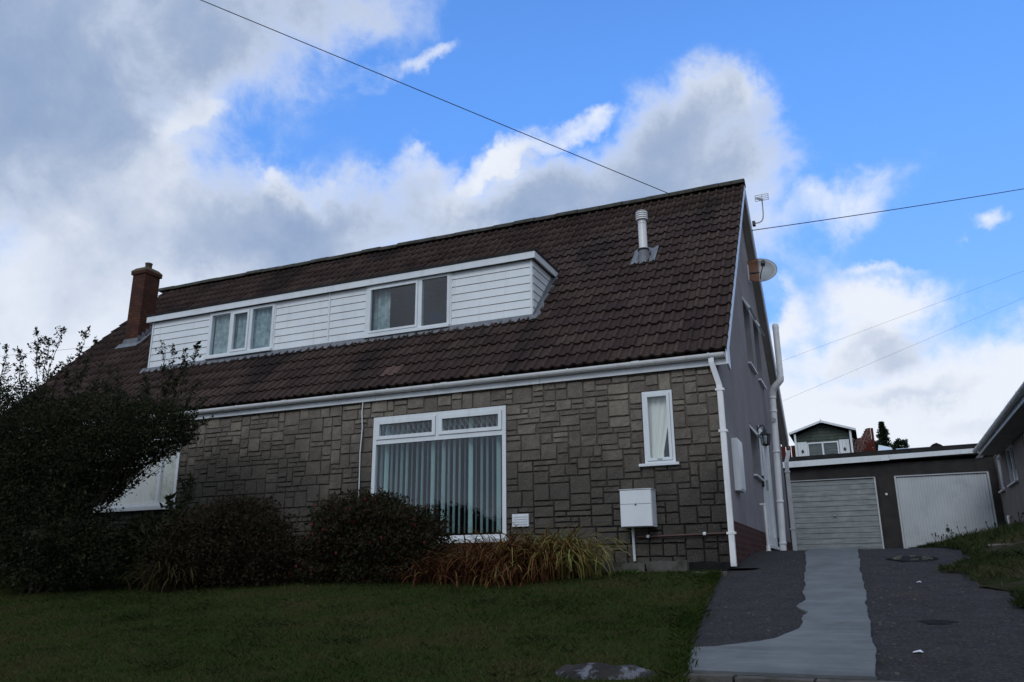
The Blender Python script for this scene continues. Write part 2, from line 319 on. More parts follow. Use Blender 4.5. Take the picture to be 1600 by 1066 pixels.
# ------------------------------------------------------------------ geometry helpers
WL = {}                                              # world location of every object built
class MB:
    def __init__(s): s.v = []; s.f = []; s.sm = []
    def add(s, vs, fs, smooth=False):
        n = len(s.v); s.v += [tuple(v) for v in vs]
        for f in fs: s.f.append([i+n for i in f]); s.sm.append(smooth)
    def box(s, x0, x1, y0, y1, z0, z1):
        s.add([(x0,y0,z0),(x1,y0,z0),(x1,y1,z0),(x0,y1,z0),(x0,y0,z1),(x1,y0,z1),(x1,y1,z1),(x0,y1,z1)],
              [(0,3,2,1),(4,5,6,7),(0,1,5,4),(1,2,6,5),(2,3,7,6),(3,0,4,7)]); return s
    def prism(s, poly, axis, a, b):
        """poly of 2-D points extruded along axis from a to b (counter-clockwise or not, both sides closed)"""
        n = len(poly)
        def P(p, t): return {'x': (t, p[0], p[1]), 'y': (p[0], t, p[1]), 'z': (p[0], p[1], t)}[axis]
        vs = [P(p, a) for p in poly]+[P(p, b) for p in poly]
        fs = [list(range(n))[::-1], list(range(n, 2*n))]+[(i, (i+1) % n, n+(i+1) % n, n+i) for i in range(n)]
        s.add(vs, fs); return s
    def tube(s, pts, r, n=10, caps=True, smooth=True):
        pts = [Vector(p) for p in pts]; k = len(pts); rr = r if isinstance(r, (list, tuple)) else [r]*k
        vs = []; ref = None
        for i, p in enumerate(pts):
            d = (pts[min(i+1, k-1)]-pts[max(i-1, 0)]).normalized()
            if ref is None: ref = Vector((0, 0, 1)) if abs(d.z) < .9 else Vector((1, 0, 0))
            a = d.cross(ref).normalized(); b = d.cross(a).normalized(); ref = -b if False else ref
            for j in range(n):
                t = 2*math.pi*j/n; vs.append(p+(a*math.cos(t)+b*math.sin(t))*rr[i])
        fs = [(i*n+j, i*n+(j+1) % n, (i+1)*n+(j+1) % n, (i+1)*n+j) for i in range(k-1) for j in range(n)]
        s.add(vs, fs, smooth)
        if caps: s.add(vs[:n], [list(range(n))]); s.add(vs[-n:], [list(range(n))[::-1]])
        return s
    def sqtube(s, pts, w, d):
        """square pipe through points, width w along X and depth d along Y at the joints"""
        vs = []
        for p in pts: vs += [(p[0]-w/2, p[1]-d/2, p[2]), (p[0]+w/2, p[1]-d/2, p[2]), (p[0]+w/2, p[1]+d/2, p[2]), (p[0]-w/2, p[1]+d/2, p[2])]
        fs = [(0, 1, 2, 3), tuple(len(vs)-4+i for i in (3, 2, 1, 0))]
        for i in range(len(pts)-1):
            for j in range(4): fs.append((i*4+j, i*4+(j+1) % 4, i*4+4+(j+1) % 4, i*4+4+j))
        s.add(vs, fs); return s
    def lathe(s, c, prof, n=20, smooth=True):
        vs = [(c[0]+r*math.cos(2*math.pi*j/n), c[1]+r*math.sin(2*math.pi*j/n), c[2]+z) for r, z in prof for j in range(n)]
        fs = [(i*n+j, i*n+(j+1) % n, (i+1)*n+(j+1) % n, (i+1)*n+j) for i in range(len(prof)-1) for j in range(n)]
        s.add(vs, fs, smooth); return s
    def build(s, name, mat, parent=None, origin=None, tone=None):
        v = np.array(s.v, float)
        if origin is None: origin = ((v[:, 0].min()+v[:, 0].max())/2, (v[:, 1].min()+v[:, 1].max())/2, v[:, 2].min())
        me = bpy.data.meshes.new(name); me.from_pydata([tuple(p) for p in v-np.array(origin)], [], s.f)
        me.polygons.foreach_set('use_smooth', s.sm); me.update()
        import bmesh
        bm = bmesh.new(); bm.from_mesh(me); bmesh.ops.recalc_face_normals(bm, faces=bm.faces); bm.to_mesh(me); bm.free()
        if tone is not None:
            at = me.attributes.new('tone', 'FLOAT', 'POINT'); at.data.foreach_set('value', np.broadcast_to(np.asarray(tone, float), (len(v),)).copy())
        return link(name, me, mat, parent, origin)
def link(name, me, mat, parent=None, origin=(0, 0, 0)):
    o = bpy.data.objects.new(name, me); C.objects.link(o)
    if mat and me and not me.materials: me.materials.append(mat)
    place(o, parent, origin); return o
def place(o, parent, origin):
    origin = Vector(origin); WL[o.name] = origin
    if parent: o.parent = parent; o.location = origin-WL[parent.name]
    else: o.location = origin
def thing(name, label, cat, loc, group=None):
    o = bpy.data.objects.new(name, None); C.objects.link(o); o.empty_display_size = .2; place(o, None, loc)
    return tag(o, label, cat, group)
def tag(o, label, cat, group=None, kind=None):
    if label: o['label'] = label
    if cat: o['category'] = cat
    if group: o['group'] = group
    if kind: o['kind'] = kind
    return o
def arrays(name, V, F, mat, parent=None, origin=(0, 0, 0), tone=None, smooth=False):
    """V (n,3) F (m,k) numpy -> object"""
    V = np.asarray(V, np.float32)-np.asarray(origin, np.float32); F = np.asarray(F, np.int32); m, k = F.shape
    me = bpy.data.meshes.new(name); me.vertices.add(len(V)); me.vertices.foreach_set('co', V.ravel())
    me.loops.add(m*k); me.loops.foreach_set('vertex_index', F.ravel())
    me.polygons.add(m); me.polygons.foreach_set('loop_start', np.arange(0, m*k, k, dtype=np.int32))
    if smooth: me.polygons.foreach_set('use_smooth', np.ones(m, bool))
    me.update(calc_edges=True)
    if tone is not None:
        at = me.attributes.new('tone', 'FLOAT', 'POINT'); at.data.foreach_set('value', np.asarray(tone, np.float32))
    return link(name, me, mat, parent, origin)

def smooth01(x): x = np.clip(x, 0, 1); return x*x*(3-2*x)
ZY = [-600, -60, -16, -9.8, -7.0, 1.2, 2.2, 3.5, 13, 18.8, 21.2, 45, 80, 900]
ZZ = [-9, -2.2, -1.75, -1.66, -.88, .186, .275, .30, .5, .56, 4.0, 6.0, 8, 30]
def zG(Y): return np.interp(Y, ZY, ZZ)
def H(X, Y):                                         # finished ground height
    X = np.asarray(X, float); Y = np.asarray(Y, float)
    bank = smooth01((X-2.35)/1.5)*np.interp(Y, [-7, -4, 1, 6, 13, 14.5, 18], [.0, .06, .16, .25, .33, .3, 0])
    return zG(Y)+bank
def sheet(name, rows, mat, lift, nx=14, jitter=0.0, parent=None):
    """rows: list of (Y, xl, xr); a draped sheet"""
    V = []; F = []
    for (Y, xl, xr) in rows:
        for i in range(nx+1):
            x = xl+(xr-xl)*i/nx; V.append((x, Y, float(H(x, Y))+lift+(random.uniform(-jitter, jitter) if jitter else 0)))
    for r in range(len(rows)-1):
        for i in range(nx):
            a = r*(nx+1)+i; F.append((a, a+1, a+nx+2, a+nx+1))
    return arrays(name, V, F, mat, parent, smooth=True)
def rowsY(y0, y1, step): return [y0+(y1-y0)*i/max(1, round(abs(y1-y0)/step)) for i in range(max(1, round(abs(y1-y0)/step))+1)]

# ------------------------------------------------------------------ the ground
def lawn_edge(Y): return float(np.interp(Y, [-7, -5.2, -3.75, -2.5, -.6, 0], [.75, .43, .22, .09, -.10, -.12]))
gx = [-900, -300, -120, -60, -30, -20, -14, -10, -6, -3, -1, 0, 1, 2, 2.35, 2.8, 3.3, 3.85, 4.5, 6, 9, 14, 25, 60, 150, 400, 900]
gy = sorted(set(ZY+[-250, -120, -30, -5, -4, -2, 0, 1, 4.5, 6, 9, 16, 20, 25, 30, 60, 120, 250, 500]))
V = [(x, y, float(H(x, y))-.06) for y in gy for x in gx]
nx_ = len(gx); F = [(r*nx_+i, r*nx_+i+1, (r+1)*nx_+i+1, (r+1)*nx_+i) for r in range(len(gy)-1) for i in range(nx_-1)]
tag(arrays('ground', V, F, EARTH), None, None, kind='structure')
tag(sheet('driveway', [(y, (lawn_edge(y)-.25 if y < .05 else .02), 2.55) for y in rowsY(-5.0, 13.0, .2)], ASPHALT, 0, 20, .004), None, None, kind='structure')
tag(sheet('lawn', [(y, -16, lawn_edge(y)+.03*math.sin(y*7.1)) for y in rowsY(-7.0, -.05, .12)], TURF, .035, 60, .006), None, None, kind='structure')
VERGE = material('verge_earth', (.018, .026, .009), (.034, .030, .020), 4, .98, .9, 50, spec=0, c3=(.060, .054, .046), s3=2.6, a3=(.52, .62))
def verge_x(y): return 2.46+.12*np.sin(y*1.7)+.05*np.sin(y*5.3)+.04*np.sin(y*13+1)+.03*np.sin(y*29)
tag(sheet('verge', [(y, float(verge_x(y)), 8) for y in rowsY(-7.0, 13.0, .06)], VERGE, .008, 40, .010), None, None, kind='structure')
tag(sheet('road', [(y, -120, 120) for y in (-16, -9.8)], ROADM, -.03, 4), None, None, kind='structure')
tag(sheet('pavement', [(y, lawn_edge(max(y, -7))-.2 if y > -7 else .9, 2.5) for y in rowsY(-9.5, -5.18, .4)], ASPHALT, -.012, 8), None, None, kind='structure')

LB = [(-4.92, .26), (-4.7, .24), (-4.34, .20), (-4.27, .50), (-4.18, .60), (-4.08, .74), (-3.97, .84), (-3.82, .90), (-3.62, .965), (-3.4, .985), (-3.12, .965), (-2.95, .985), (-2.82, .91), (-2.7, .885), (-2.55, .90), (-2.37, .93), (-1.5, .87), (0, .79), (1.47, .69), (2.4, .66), (13, .62)]
ys = sorted(set([a for a, _ in LB]+rowsY(-4.92, 13.0, .05)))
def edge_noise(y, k): return .022*mnoise.fractal(Vector((y*2.3, k*7.1, 0)), .8, 2, 5)
rows = [(y, float(np.interp(y, [a for a, _ in LB], [b for _, b in LB]))+edge_noise(y, 1), float(np.interp(y, [-5, 1.4, 13], [1.47, 1.32, 1.30]))+edge_noise(y, 4)) for y in ys]
path = sheet('concrete_path', rows, CONCRETE, .016, 8, .0008); path['kind'] = 'structure'
path.data.polygons.foreach_set('use_smooth', np.zeros(len(path.data.polygons), bool))
mdp = path.modifiers.new('thick', 'SOLIDIFY'); mdp.thickness = .03; mdp.offset = -1

kt = thing('kerb_edging', 'weathered concrete edging blocks across the foot of the driveway', 'edging', (1.5, -5.1, float(H(1.5, -5.1))))
x = .2
while x < 2.5:
    w = random.uniform(.42, .55); zz = float(H(1, -5.0)); b = MB().box(x, x+w-.015, -5.08, -4.95, zz-.12, zz+.012+random.uniform(-.006, .006)); b.build('edging_block', KERB, kt); x += w

# ------------------------------------------------------------------ the house
XL, XR = -13.43, 0.0                                 # outer faces of the two gables
VG = .147                                            # how far the verge stands out
YE, ZE, YA, ZA, YR = -.143, 2.627, 3.77, 6.708, 7.62
SL = (ZA-ZE)/(YA-YE)
def roofz(Y): return ZE+SL*(Y-YE) if Y <= YA else ZA-SL*(Y-YA)
LEN = math.hypot(YA-YE, ZA-ZE)
house = thing('house', 'pair of stone fronted houses sharing one long brown tiled roof and white dormer', 'house', (-6.7, 3.7, 0))
BW = (-4.985, -2.875, .40, 2.20); NW = (-.978, -.594, 1.275, 2.20); LW = (-10.85, -8.675, 1.03, 2.20)

def wall_with_holes(xs, zs, holes, y0, y1):
    b = MB()
    for i in range(len(xs)-1):
        for j in range(len(zs)-1):
            cx, cz = (xs[i]+xs[i+1])/2, (zs[j]+zs[j+1])/2
            if any(h[0] < cx < h[1] and h[2] < cz < h[3] for h in holes): continue
            x0, x1, z0, z1 = xs[i], xs[i+1], zs[j], zs[j+1]
            b.add([(x0, y0, z0), (x1, y0, z0), (x1, y0, z1), (x0, y0, z1), (x0, y1, z0), (x1, y1, z0), (x1, y1, z1), (x0, y1, z1)], [(0, 1, 2, 3), (7, 6, 5, 4)])
    for h in holes:                                  # reveals
        x0, x1, z0, z1 = h
        b.add([(x0, y0, z0), (x1, y0, z0), (x1, y1, z0), (x0, y1, z0), (x0, y0, z1), (x1, y0, z1), (x1, y1, z1), (x0, y1, z1)], [(0, 1, 2, 3), (4, 7, 6, 5), (0, 3, 7, 4), (1, 5, 6, 2)])
    return b
holes = [BW, NW, LW]
front = wall_with_holes(sorted([XL, XR-.002]+[v for h in holes for v in h[:2]]), sorted(set([-.3, 2.58]+[v for h in holes for v in h[2:]])), holes, .008, .26).build('front_wall', MORTAR, house)

# individual stones of the front wall
def stone_mesh(x0, x1, z0, z1, proud):
    w, h = x1-x0, z1-z0; nx, nz = (3 if w > .12 else 2), (2 if h > .1 else 1)
    jit = lambda: random.uniform(-.005, .005)
    b = MB(); cx, cz = (x0+x1)/2, (z0+z1)/2
    corners = {}
    ch = .008
    fx = [x0+ch]+[x0+w*(i/nx) for i in range(1, nx)]+[x1-ch]; fz = [z0+ch]+[z0+h*(i/nz) for i in range(1, nz)]+[z1-ch]
    tilt = random.uniform(-.05, .05); tz = random.uniform(-.06, .06)
    front = [[(X+jit()*.7, -proud+(X-cx)*tilt*.4+(Zz-cz)*tz*.4+random.uniform(-.006, .005), Zz+jit()*.8) for X in fx] for Zz in fz]
    vs = [p for row in front for p in row]; n = nx+1; fs = [(r*n+i, r*n+i+1, (r+1)*n+i+1, (r+1)*n+i) for r in range(nz) for i in range(nx)]
    ring = [i for i in range(n)]+[r*n+nx for r in range(1, nz+1)]+[nz*n+i for i in range(nx-1, -1, -1)]+[r*n for r in range(nz-1, 0, -1)]
    base = len(vs)
    for i in ring:
        p = vs[i]; vs.append((p[0]+(ch if p[0] > cx else -ch)*.9, .012, p[2]+(ch if p[2] > cz else -ch)*.9))
    L = len(ring)
    for k in range(L): fs.append((ring[k], base+k, base+(k+1) % L, ring[(k+1) % L]))
    b.add(vs, fs); return b
def grid_lines(edges, cell):
    out = []
    for a, b in zip(edges[:-1], edges[1:]):
        k = max(1, round((b-a)/cell)); out += [a+(b-a)*i/k for i in range(k)]
    return out+[edges[-1]]
gxl = grid_lines(sorted([XL, 0]+[v for h in holes for v in h[:2]]), .056)
gzl = grid_lines([-.06, .40, 1.03, 1.275, 2.20, 2.50], .073)
nX, nZ = len(gxl)-1, len(gzl)-1
occ = np.zeros((nZ, nX), bool)
for j in range(nZ):
    for i in range(nX):
        cx, cz = (gxl[i]+gxl[i+1])/2, (gzl[j]+gzl[j+1])/2
        occ[j, i] = any(h[0] < cx < h[1] and h[2] < cz < h[3] for h in holes)
stones = []
rng = random.Random(11)
for j in range(nZ):
    i = 0
    while i < nX:
        if occ[j, i]: i += 1; continue
        run = 0
        while i+run < nX and not occ[j, i+run]: run += 1
        hh = rng.choices([1, 2, 3], [.40, .41, .19])[0]
        w = {1: rng.choice([3, 4, 5, 6]), 2: rng.choice([3, 3, 4, 4, 5]), 3: rng.choice([3, 4, 4, 5])}[hh]
        if run <= w+1: w = run if run <= 5 else run//2
        w = min(w, run); hh = min(hh, nZ-j)
        if nZ-(j+hh) == 0 and hh == 1 and j > 0: pass
        while hh > 1 and occ[j:j+hh, i:i+w].any(): hh -= 1
        occ[j:j+hh, i:i+w] = True; stones.append((gxl[i], gxl[i+w], gzl[j], gzl[j+hh])); i += w
g_ = .0045
camv = np.array(CAM)
def dist(p): return math.dist(p, camv)
stones.sort(key=lambda s: dist(((s[0]+s[1])/2, 0, (s[2]+s[3])/2)) / math.sqrt((s[1]-s[0])*(s[3]-s[2])+.02))
rest = MB(); rest_t = []
for k, (x0, x1, z0, z1) in enumerate(stones):
    b = stone_mesh(x0+g_, x1-g_, z0+g_, z1-g_, rng.uniform(.004, .014)); t = rng.random()
    if k < 300: b.build('stone', STONE, front, tone=t)
    else: rest.add(b.v, b.f); rest_t += [t]*len(b.v)
o = rest.build('stone_facing', STONE, front, tone=rest_t); o['kind'] = 'stuff'

# windows -----------------------------------------------------------
def frame_y(b, x0, x1, z0, z1, w, y0, y1):           # picture frame in a Y plane
    b.box(x0, x1, y0, y1, z0, z0+w); b.box(x0, x1, y0, y1, z1-w, z1); b.box(x0, x0+w, y0, y1, z0+w, z1-w); b.box(x1-w, x1, y0, y1, z0+w, z1-w)
def pane_y(x0, x1, z0, z1, y, win, mat=GLASS):
    return MB().box(x0, x1, y, y+.006, z0, z1).build('pane', mat, win)
# big front window
x0, x1, z0, z1 = BW
b = MB(); frame_y(b, x0, x1, z0+.035, z1, .055, -.012, .055); b.box(x0+.055, x1-.055, -.010, .053, 1.80, 1.865); mx = (x0+x1)/2; b.box(mx-.025, mx+.025, -.010, .053, 1.865, z1-.055)
win = b.build('window', WHITE, house)
MB().box(x0-.02, x1+.03, -.075, .02, z0-.015, z0+.035).build('sill', WHITE, win)
pane_y(x0+.05, x1-.05, z0+.085, 1.81, .02, win)
for (a, c) in ((x0+.055, mx-.025), (mx+.025, x1-.055)):
    b = MB(); frame_y(b, a+.004, c-.004, 1.869, z1-.059, .05, -.026, .03); s = b.build('top_light', WHITE, win)
    pane_y(a+.05, c-.05, 1.915, z1-.105, .012, win)
    b = MB(); pa, pc, p0, p1 = a+.054, c-.054, 1.919, z1-.109; hgt = p1-p0; step = .085
    k = -3
    while pa+k*step < pc:
        for sgn in (1, -1):                          # leaded diamonds
            X0 = pa+k*step; X1 = X0+hgt*.62
            A, B_ = ((X0, p0), (X1, p1)) if sgn > 0 else ((X0, p1), (X1, p0))
            if A[0] < pa: t = (pa-A[0])/(B_[0]-A[0]); A = (pa, A[1]+(B_[1]-A[1])*t)
            if B_[0] > pc: t = (pc-A[0])/(B_[0]-A[0]); B_ = (pc, A[1]+(B_[1]-A[1])*t)
            if B_[0] > pa and A[0] < pc: b.tube([(A[0], .008, A[1]), (B_[0], .008, B_[1])], .0032, 4)
        k += 1
    b.build('leaded_lattice', ALU, win)
# narrow window
x0, x1, z0, z1 = NW
b = MB(); frame_y(b, x0, x1, z0+.01, z1, .032, -.012, .055); win = b.build('window', WHITE, house)
b = MB(); frame_y(b, x0+.035, x1-.035, z0+.045, z1-.035, .036, -.024, .03); sash = b.build('sash', WHITE, win)
pane_y(x0+.068, x1-.068, z0+.078, z1-.068, .01, win, GLASS_B)
MB().box(x0-.07, x1+.045, -.06, .01, z0-.022, z0+.01).build('sill', WHITE, win)
MB().box(-.815, -.755, -.031, -.024, z0+.055, z0+.07).build('window_badge', ALU, win)
# neighbour's front window
x0, x1, z0, z1 = LW
b = MB(); frame_y(b, x0, x1, z0+.06, z1, .055, -.012, .055)
for m_ in (x0+.42, x1-.40): b.box(m_-.032, m_+.032, -.010, .053, z0+.115, z1-.055)
win = b.build('window', WHITE, house)
for (a, c) in ((x0+.05, x0+.392), (x0+.448, x1-.428), (x1-.372, x1-.05)): pane_y(a, c, z0+.11, z1-.05, .02, win, GLASS_B)
MB().box(x0-.04, x1+.04, -.08, .02, z0, z0+.06).build('sill', WHITE, win)

# gable walls (right one has its openings) ---------------------------
GW = [(3.14, 3.95, 3.25, 4.42), (4.40, 5.16, 3.25, 4.46), (2.62, 3.42, 1.40, 2.18), (3.62, 4.92, .36, 2.30)]   # y0,y1,z0,z1: two upstairs, one small, the door
def gable(X0, X1, holes, zbase, outer, y_in=.265, y_out=7.45):
    b = MB(); ys = sorted(set([y_in, YA, y_out]+[v for h in holes for v in h[:2]]))
    for a, c in zip(ys[:-1], ys[1:]):
        hs = sorted([h for h in holes if h[0] < (a+c)/2 < h[1]], key=lambda h: h[2]); z = zbase; segs = []
        for h in hs: segs.append((z, h[2])); z = h[3]
        for (p, q) in segs:
            for X in (X0, X1): b.add([(X, a, p), (X, c, p), (X, c, q), (X, a, q)], [(0, 1, 2, 3)])
        za, zc = roofz(a)-.17, roofz(c)-.17
        for X in (X0, X1): b.add([(X, a, z), (X, c, z), (X, c, zc), (X, a, za)], [(0, 1, 2, 3)])
    for (a, c, p, q) in holes:
        b.add([(X0, a, p), (X0, c, p), (X0, c, q), (X0, a, q), (X1, a, p), (X1, c, p), (X1, c, q), (X1, a, q)], [(0, 1, 5, 4), (3, 7, 6, 2), (0, 4, 7, 3), (1, 2, 6, 5)])
    for (a, c) in ((y_in, y_in), (y_out, y_out)):
        z = roofz(a)-.17; b.add([(X0, a, zbase), (X1, a, zbase), (X1, a, z), (X0, a, z)], [(0, 1, 2, 3)])
    return b
gw = gable(-.25, 0.0, GW, -.3, 1).build('gable_wall', RENDER, house)
MB().box(-.25, -.0015, .02, .2635, -.3, 2.56).build('corner_quoin', RENDER, gw)
pl = MB(); pl.box(.001, .014, .02, 3.60, -.2, .575); pl.box(.001, .014, 4.94, 7.46, -.2, .575); pl.build('brick_plinth', BRICK, gw)
gable(XL, XL+.25, [], -.4, -1).build('gable_wall', RENDER, house)
MB().box(XL, XR-.26, 7.20, 7.44, -.3, 2.5).build('rear_wall', RENDER, house)
MB().box(XL+.26, -.26, .27, 7.19, 2.52, 2.60).build('ceiling_floor', DARKROOM, house)
MB().box(XL+.26, -.26, .27, 7.19, -.1, .02).build('ground_floor', DARKROOM, house)
MB().box(-6.80, -6.65, .27, 7.19, .03, 2.51).build('party_wall', DARKROOM, house)
MB().box(XL+.26, -.26, 3.6, 3.7, .03, 2.51).build('partition_wall', DARKROOM, house)
MB().box(XL+.26, -.26, 3.0, 3.1, 2.61, 5.6).build('attic_partition', DARKROOM, house)
# gable windows: frame set back, sill, top vent propped open
def gable_window(y0, y1, z0, z1, vent, label):
    b = MB(); xa, xb = -.17, -.12; w = .045
    b.box(xa, xb, y0, y1, z0, z0+w); b.box(xa, xb, y0, y1, z1-w, z1); b.box(xa, xb, y0, y0+w, z0+w, z1-w); b.box(xa, xb, y1-w, y1, z0+w, z1-w); b.box(xa, xb, y0+w, y1-w, z1-vent-.03, z1-vent+.03)
    win = b.build('window', WHITE, house); win['label'] = label
    MB().box(-.15, -.144, y0+w, y1-w, z0+w, z1-vent-.03).build('pane', GLASS, win)
    MB().box(-.035, .05, y0-.02, y1+.02, z0-.028, z0-.002).build('sill', WHITE, win)
    # open vent: hinged at the top, its foot swung out
    ex = .12; zb = z1-vent+.045; zt = z1-.03; d = .03
    def P(t, off): return (-.03+ex*t+off, zt+(zb-zt)*t)
    b = MB()
    for (ya, yb, t0, t1) in ((y0+.03, y1-.03, 0, .16), (y0+.03, y1-.03, .84, 1), (y0+.03, y0+.075, .16, .84), (y1-.075, y1-.03, .16, .84)):
        p, q = P(t0, 0), P(t1, 0); b.add([(p[0], ya, p[1]), (p[0], yb, p[1]), (q[0], yb, q[1]), (q[0], ya, q[1]), (p[0]+d, ya, p[1]+.01), (p[0]+d, yb, p[1]+.01), (q[0]+d, yb, q[1]+.01), (q[0]+d, ya, q[1]+.01)], [(0, 1, 2, 3), (4, 7, 6, 5), (0, 4, 5, 1), (2, 6, 7, 3), (0, 3, 7, 4), (1, 5, 6, 2)])
    b.build('open_vent', WHITE, win)
    p, q = P(.16, .012), P(.84, .012); MB().add([(p[0], y0+.075, p[1]), (p[0], y1-.075, p[1]), (q[0], y1-.075, q[1]), (q[0], y0+.075, q[1])], [(0, 1, 2, 3)]) if False else None
    bb = MB(); bb.add([(p[0], y0+.075, p[1]), (p[0], y1-.075, p[1]), (q[0], y1-.075, q[1]), (q[0], y0+.075, q[1])], [(0, 1, 2, 3)]); bb.build('pane', GLASS, win)
gable_window(*GW[0], .30, 'upstairs gable window nearer the front verge with its vent open')
gable_window(*GW[1], .30, 'upstairs gable window behind the first with its vent open')
gable_window(*GW[2], .24, 'small ground floor gable window beside the lantern, vent open')
# side door
y0, y1, z0, z1 = GW[3]
b = MB(); w = .07
b.box(-.07, .012, y0, y0+w, z0+.05, z1); b.box(-.07, .012, y1-w, y1, z0+.05, z1); b.box(-.07, .012, y0+w, y1-w, z1-w, z1)
dr = b.build('side_door', WHITE, house)
MB().box(-.07, .055, y0-.01, y1+.03, z0, z0+.05).build('threshold', WHITE, dr)
for a, c in ((y0+w+.005, y0+w+.36), (y0+w+.37, y1-w-.005)):
    b = MB(); b.box(-.05, .009, a, a+.075, z0+.055, z1-w-.005); b.box(-.05, .009, c-.075, c, z0+.055, z1-w-.005); b.box(-.05, .007, a+.075, c-.075, z0+.055, z0+.20); b.box(-.05, .007, a+.075, c-.075, z1-w-.09, z1-w-.005)
    b.build('door_leaf', WHITE, dr); MB().box(-.035, -.028, a+.075, c-.075, z0+.20, z1-w-.09).build('pane', GLASS, dr)
MB().box(-.004, .045, y0+w+.30, y0+w+.33, 1.28, 1.45).build('door_handle', ALU, dr)

# roof ---------------------------------------------------------------
DX0, DX1, DY = -10.66, -2.83, .935                   # dormer: ends and front plane
DZT = 4.70
rf = MB(); th = .10; off = .035                       # boarding under the tiles
YD2 = YE+(DZT-.02-ZE)/SL
def slab(x0, x1, ya, yb):
    za, zb = roofz(ya)-off, roofz(yb)-off
    rf.add([(x0, ya, za), (x1, ya, za), (x1, yb, zb), (x0, yb, zb), (x0, ya, za-th), (x1, ya, za-th), (x1, yb, zb-th), (x0, yb, zb-th)], [(0, 1, 2, 3), (7, 6, 5, 4), (0, 4, 5, 1), (2, 6, 7, 3), (0, 3, 7, 4), (1, 5, 6, 2)])
xl, xr = XL-VG+.03, XR+VG-.03
slab(xl, xr, YE+.06, DY+.03); slab(xl, DX0+.03, DY+.03, YD2); slab(DX1-.03, xr, DY+.03, YD2); slab(xl, xr, YD2, YA-.003); slab(xl, xr, YA+.003, YR)
roof = rf.build('roof', DECK, house)

# one double-roll tile, shared by every tile of the roof
TW, NC = .30, 20
GA = LEN/NC
def tile_arrays():
    prof = []
    for r in range(2):
        for (u, p) in ((0, .003), (.055, .0), (.084, .005), (.102, .026), (.122, .032), (.143, .015)): prof.append((r*.15+u, p))
    prof.append((.2995, .003))
    Lt = GA+.035; V = []; n = len(prof)
    for (u, p) in prof: V.append((u, 0, p+.035))
    for (u, p) in prof: V.append((u, Lt, p*.9+.008))
    for (u, p) in prof: V.append((u, .004, p+.002))
    F = [(i, i+1, n+i+1, n+i) for i in range(n-1)]+[(2*n+i, 2*n+i+1, i+1, i) for i in range(n-1)]
    F += [(0, n, 2*n, 2*n)][:0]
    return np.array(V), F
TV, TF = tile_arrays()
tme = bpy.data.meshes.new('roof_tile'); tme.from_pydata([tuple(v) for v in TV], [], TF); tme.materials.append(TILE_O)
PAN_SHADE = [({0: .8, 1: .45, 2: .9, 3: .25, 4: 0, 5: .6}[i % 6] if i < 12 else .8) for i in range(13)]*3
at_ = tme.attributes.new('pan_shade', 'FLOAT', 'POINT'); at_.data.foreach_set('value', PAN_SHADE)
ang = math.atan(SL); eY = np.array([0, math.cos(ang), math.sin(ang)]); eN = np.array([0, -math.sin(ang), math.cos(ang)])
tiles = []
for c_ in range(NC):
    Y0 = np.array([0, YE, ZE])+eY*GA*c_-eN*.032
    xx = XR+VG-TW
    while xx > XL-VG-.2:
        x_use = max(xx, XL-VG) ; cy, cz = Y0[1]+eY[1]*GA*.5, Y0[2]+eY[2]*GA*.5; cxx = x_use+TW/2
        inside = DX0-.02 < cxx < DX1+.02 and DY+.05 < cy < YD2-.06
        chim = -12.42 < cxx < -12.02 and 1.86 < cy < 2.1
        if not inside and not chim: tiles.append((x_use, Y0[1], Y0[2], c_))
        xx -= TW
tiles.sort(key=lambda t: dist((t[0]+.15, t[1], t[2])))
restV, restF, restT = [], [], []
PALE = min(range(len(tiles)), key=lambda k: (tiles[k][0]+.15+4.86)**2+(tiles[k][1]-.02)**2)
pale_set = {PALE}
for k, (tx, ty, tz, c_) in enumerate(tiles):
    jr = rng.uniform(-.012, .012); jz = rng.uniform(-.004, .005); sk = rng.uniform(-.006, .006)
    Rm = Matrix.Rotation(ang+jr, 4, 'X') @ Matrix.Rotation(sk, 4, 'Z')
    if k < 299 or k in pale_set:
        o = bpy.data.objects.new('roof_tile', tme); C.objects.link(o); o.parent = roof
        wl = Vector((tx, ty, tz))+Vector(eN)*jz; WL[o.name] = wl
        o.matrix_local = Matrix.Translation(wl-WL[roof.name]) @ Rm
        if k in pale_set: o.material_slots[0].link = 'OBJECT'; o.material_slots[0].material = TILE_NEW; o['label'] = 'paler pinkish replacement tile low on the roof below the dormer'
    else:
        Q = (np.array(Rm.to_3x3()) @ TV.T).T+np.array([tx, ty, tz])+eN*jz; n0 = sum(len(a) for a in restV)
        restV.append(Q); restF += [[i+n0 for i in f] for f in TF]; restT += [rng.random()]*len(Q)
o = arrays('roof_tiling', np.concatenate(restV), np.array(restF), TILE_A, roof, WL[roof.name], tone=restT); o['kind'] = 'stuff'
at_ = o.data.attributes.new('pan_shade', 'FLOAT', 'POINT'); at_.data.foreach_set('value', PAN_SHADE*len(restV))
# rear slope: one plain skin of tiles nobody sees from the street
b = MB(); z0 = roofz(YA+.02)-.01; z1 = roofz(YR+.04)-.01
b.add([(XL-VG, YA+.02, z0), (XR+VG, YA+.02, z0), (XR+VG, YR+.04, z1), (XL-VG, YR+.04, z1), (XL-VG, YA+.02, z0-.02), (XR+VG, YA+.02, z0-.02), (XR+VG, YR+.04, z1-.02), (XL-VG, YR+.04, z1-.02)], [(0, 1, 2, 3), (7, 6, 5, 4), (0, 4, 5, 1), (2, 6, 7, 3), (0, 3, 7, 4), (1, 5, 6, 2)])
b.build('rear_tiling', TILE_A, roof, tone=.5)
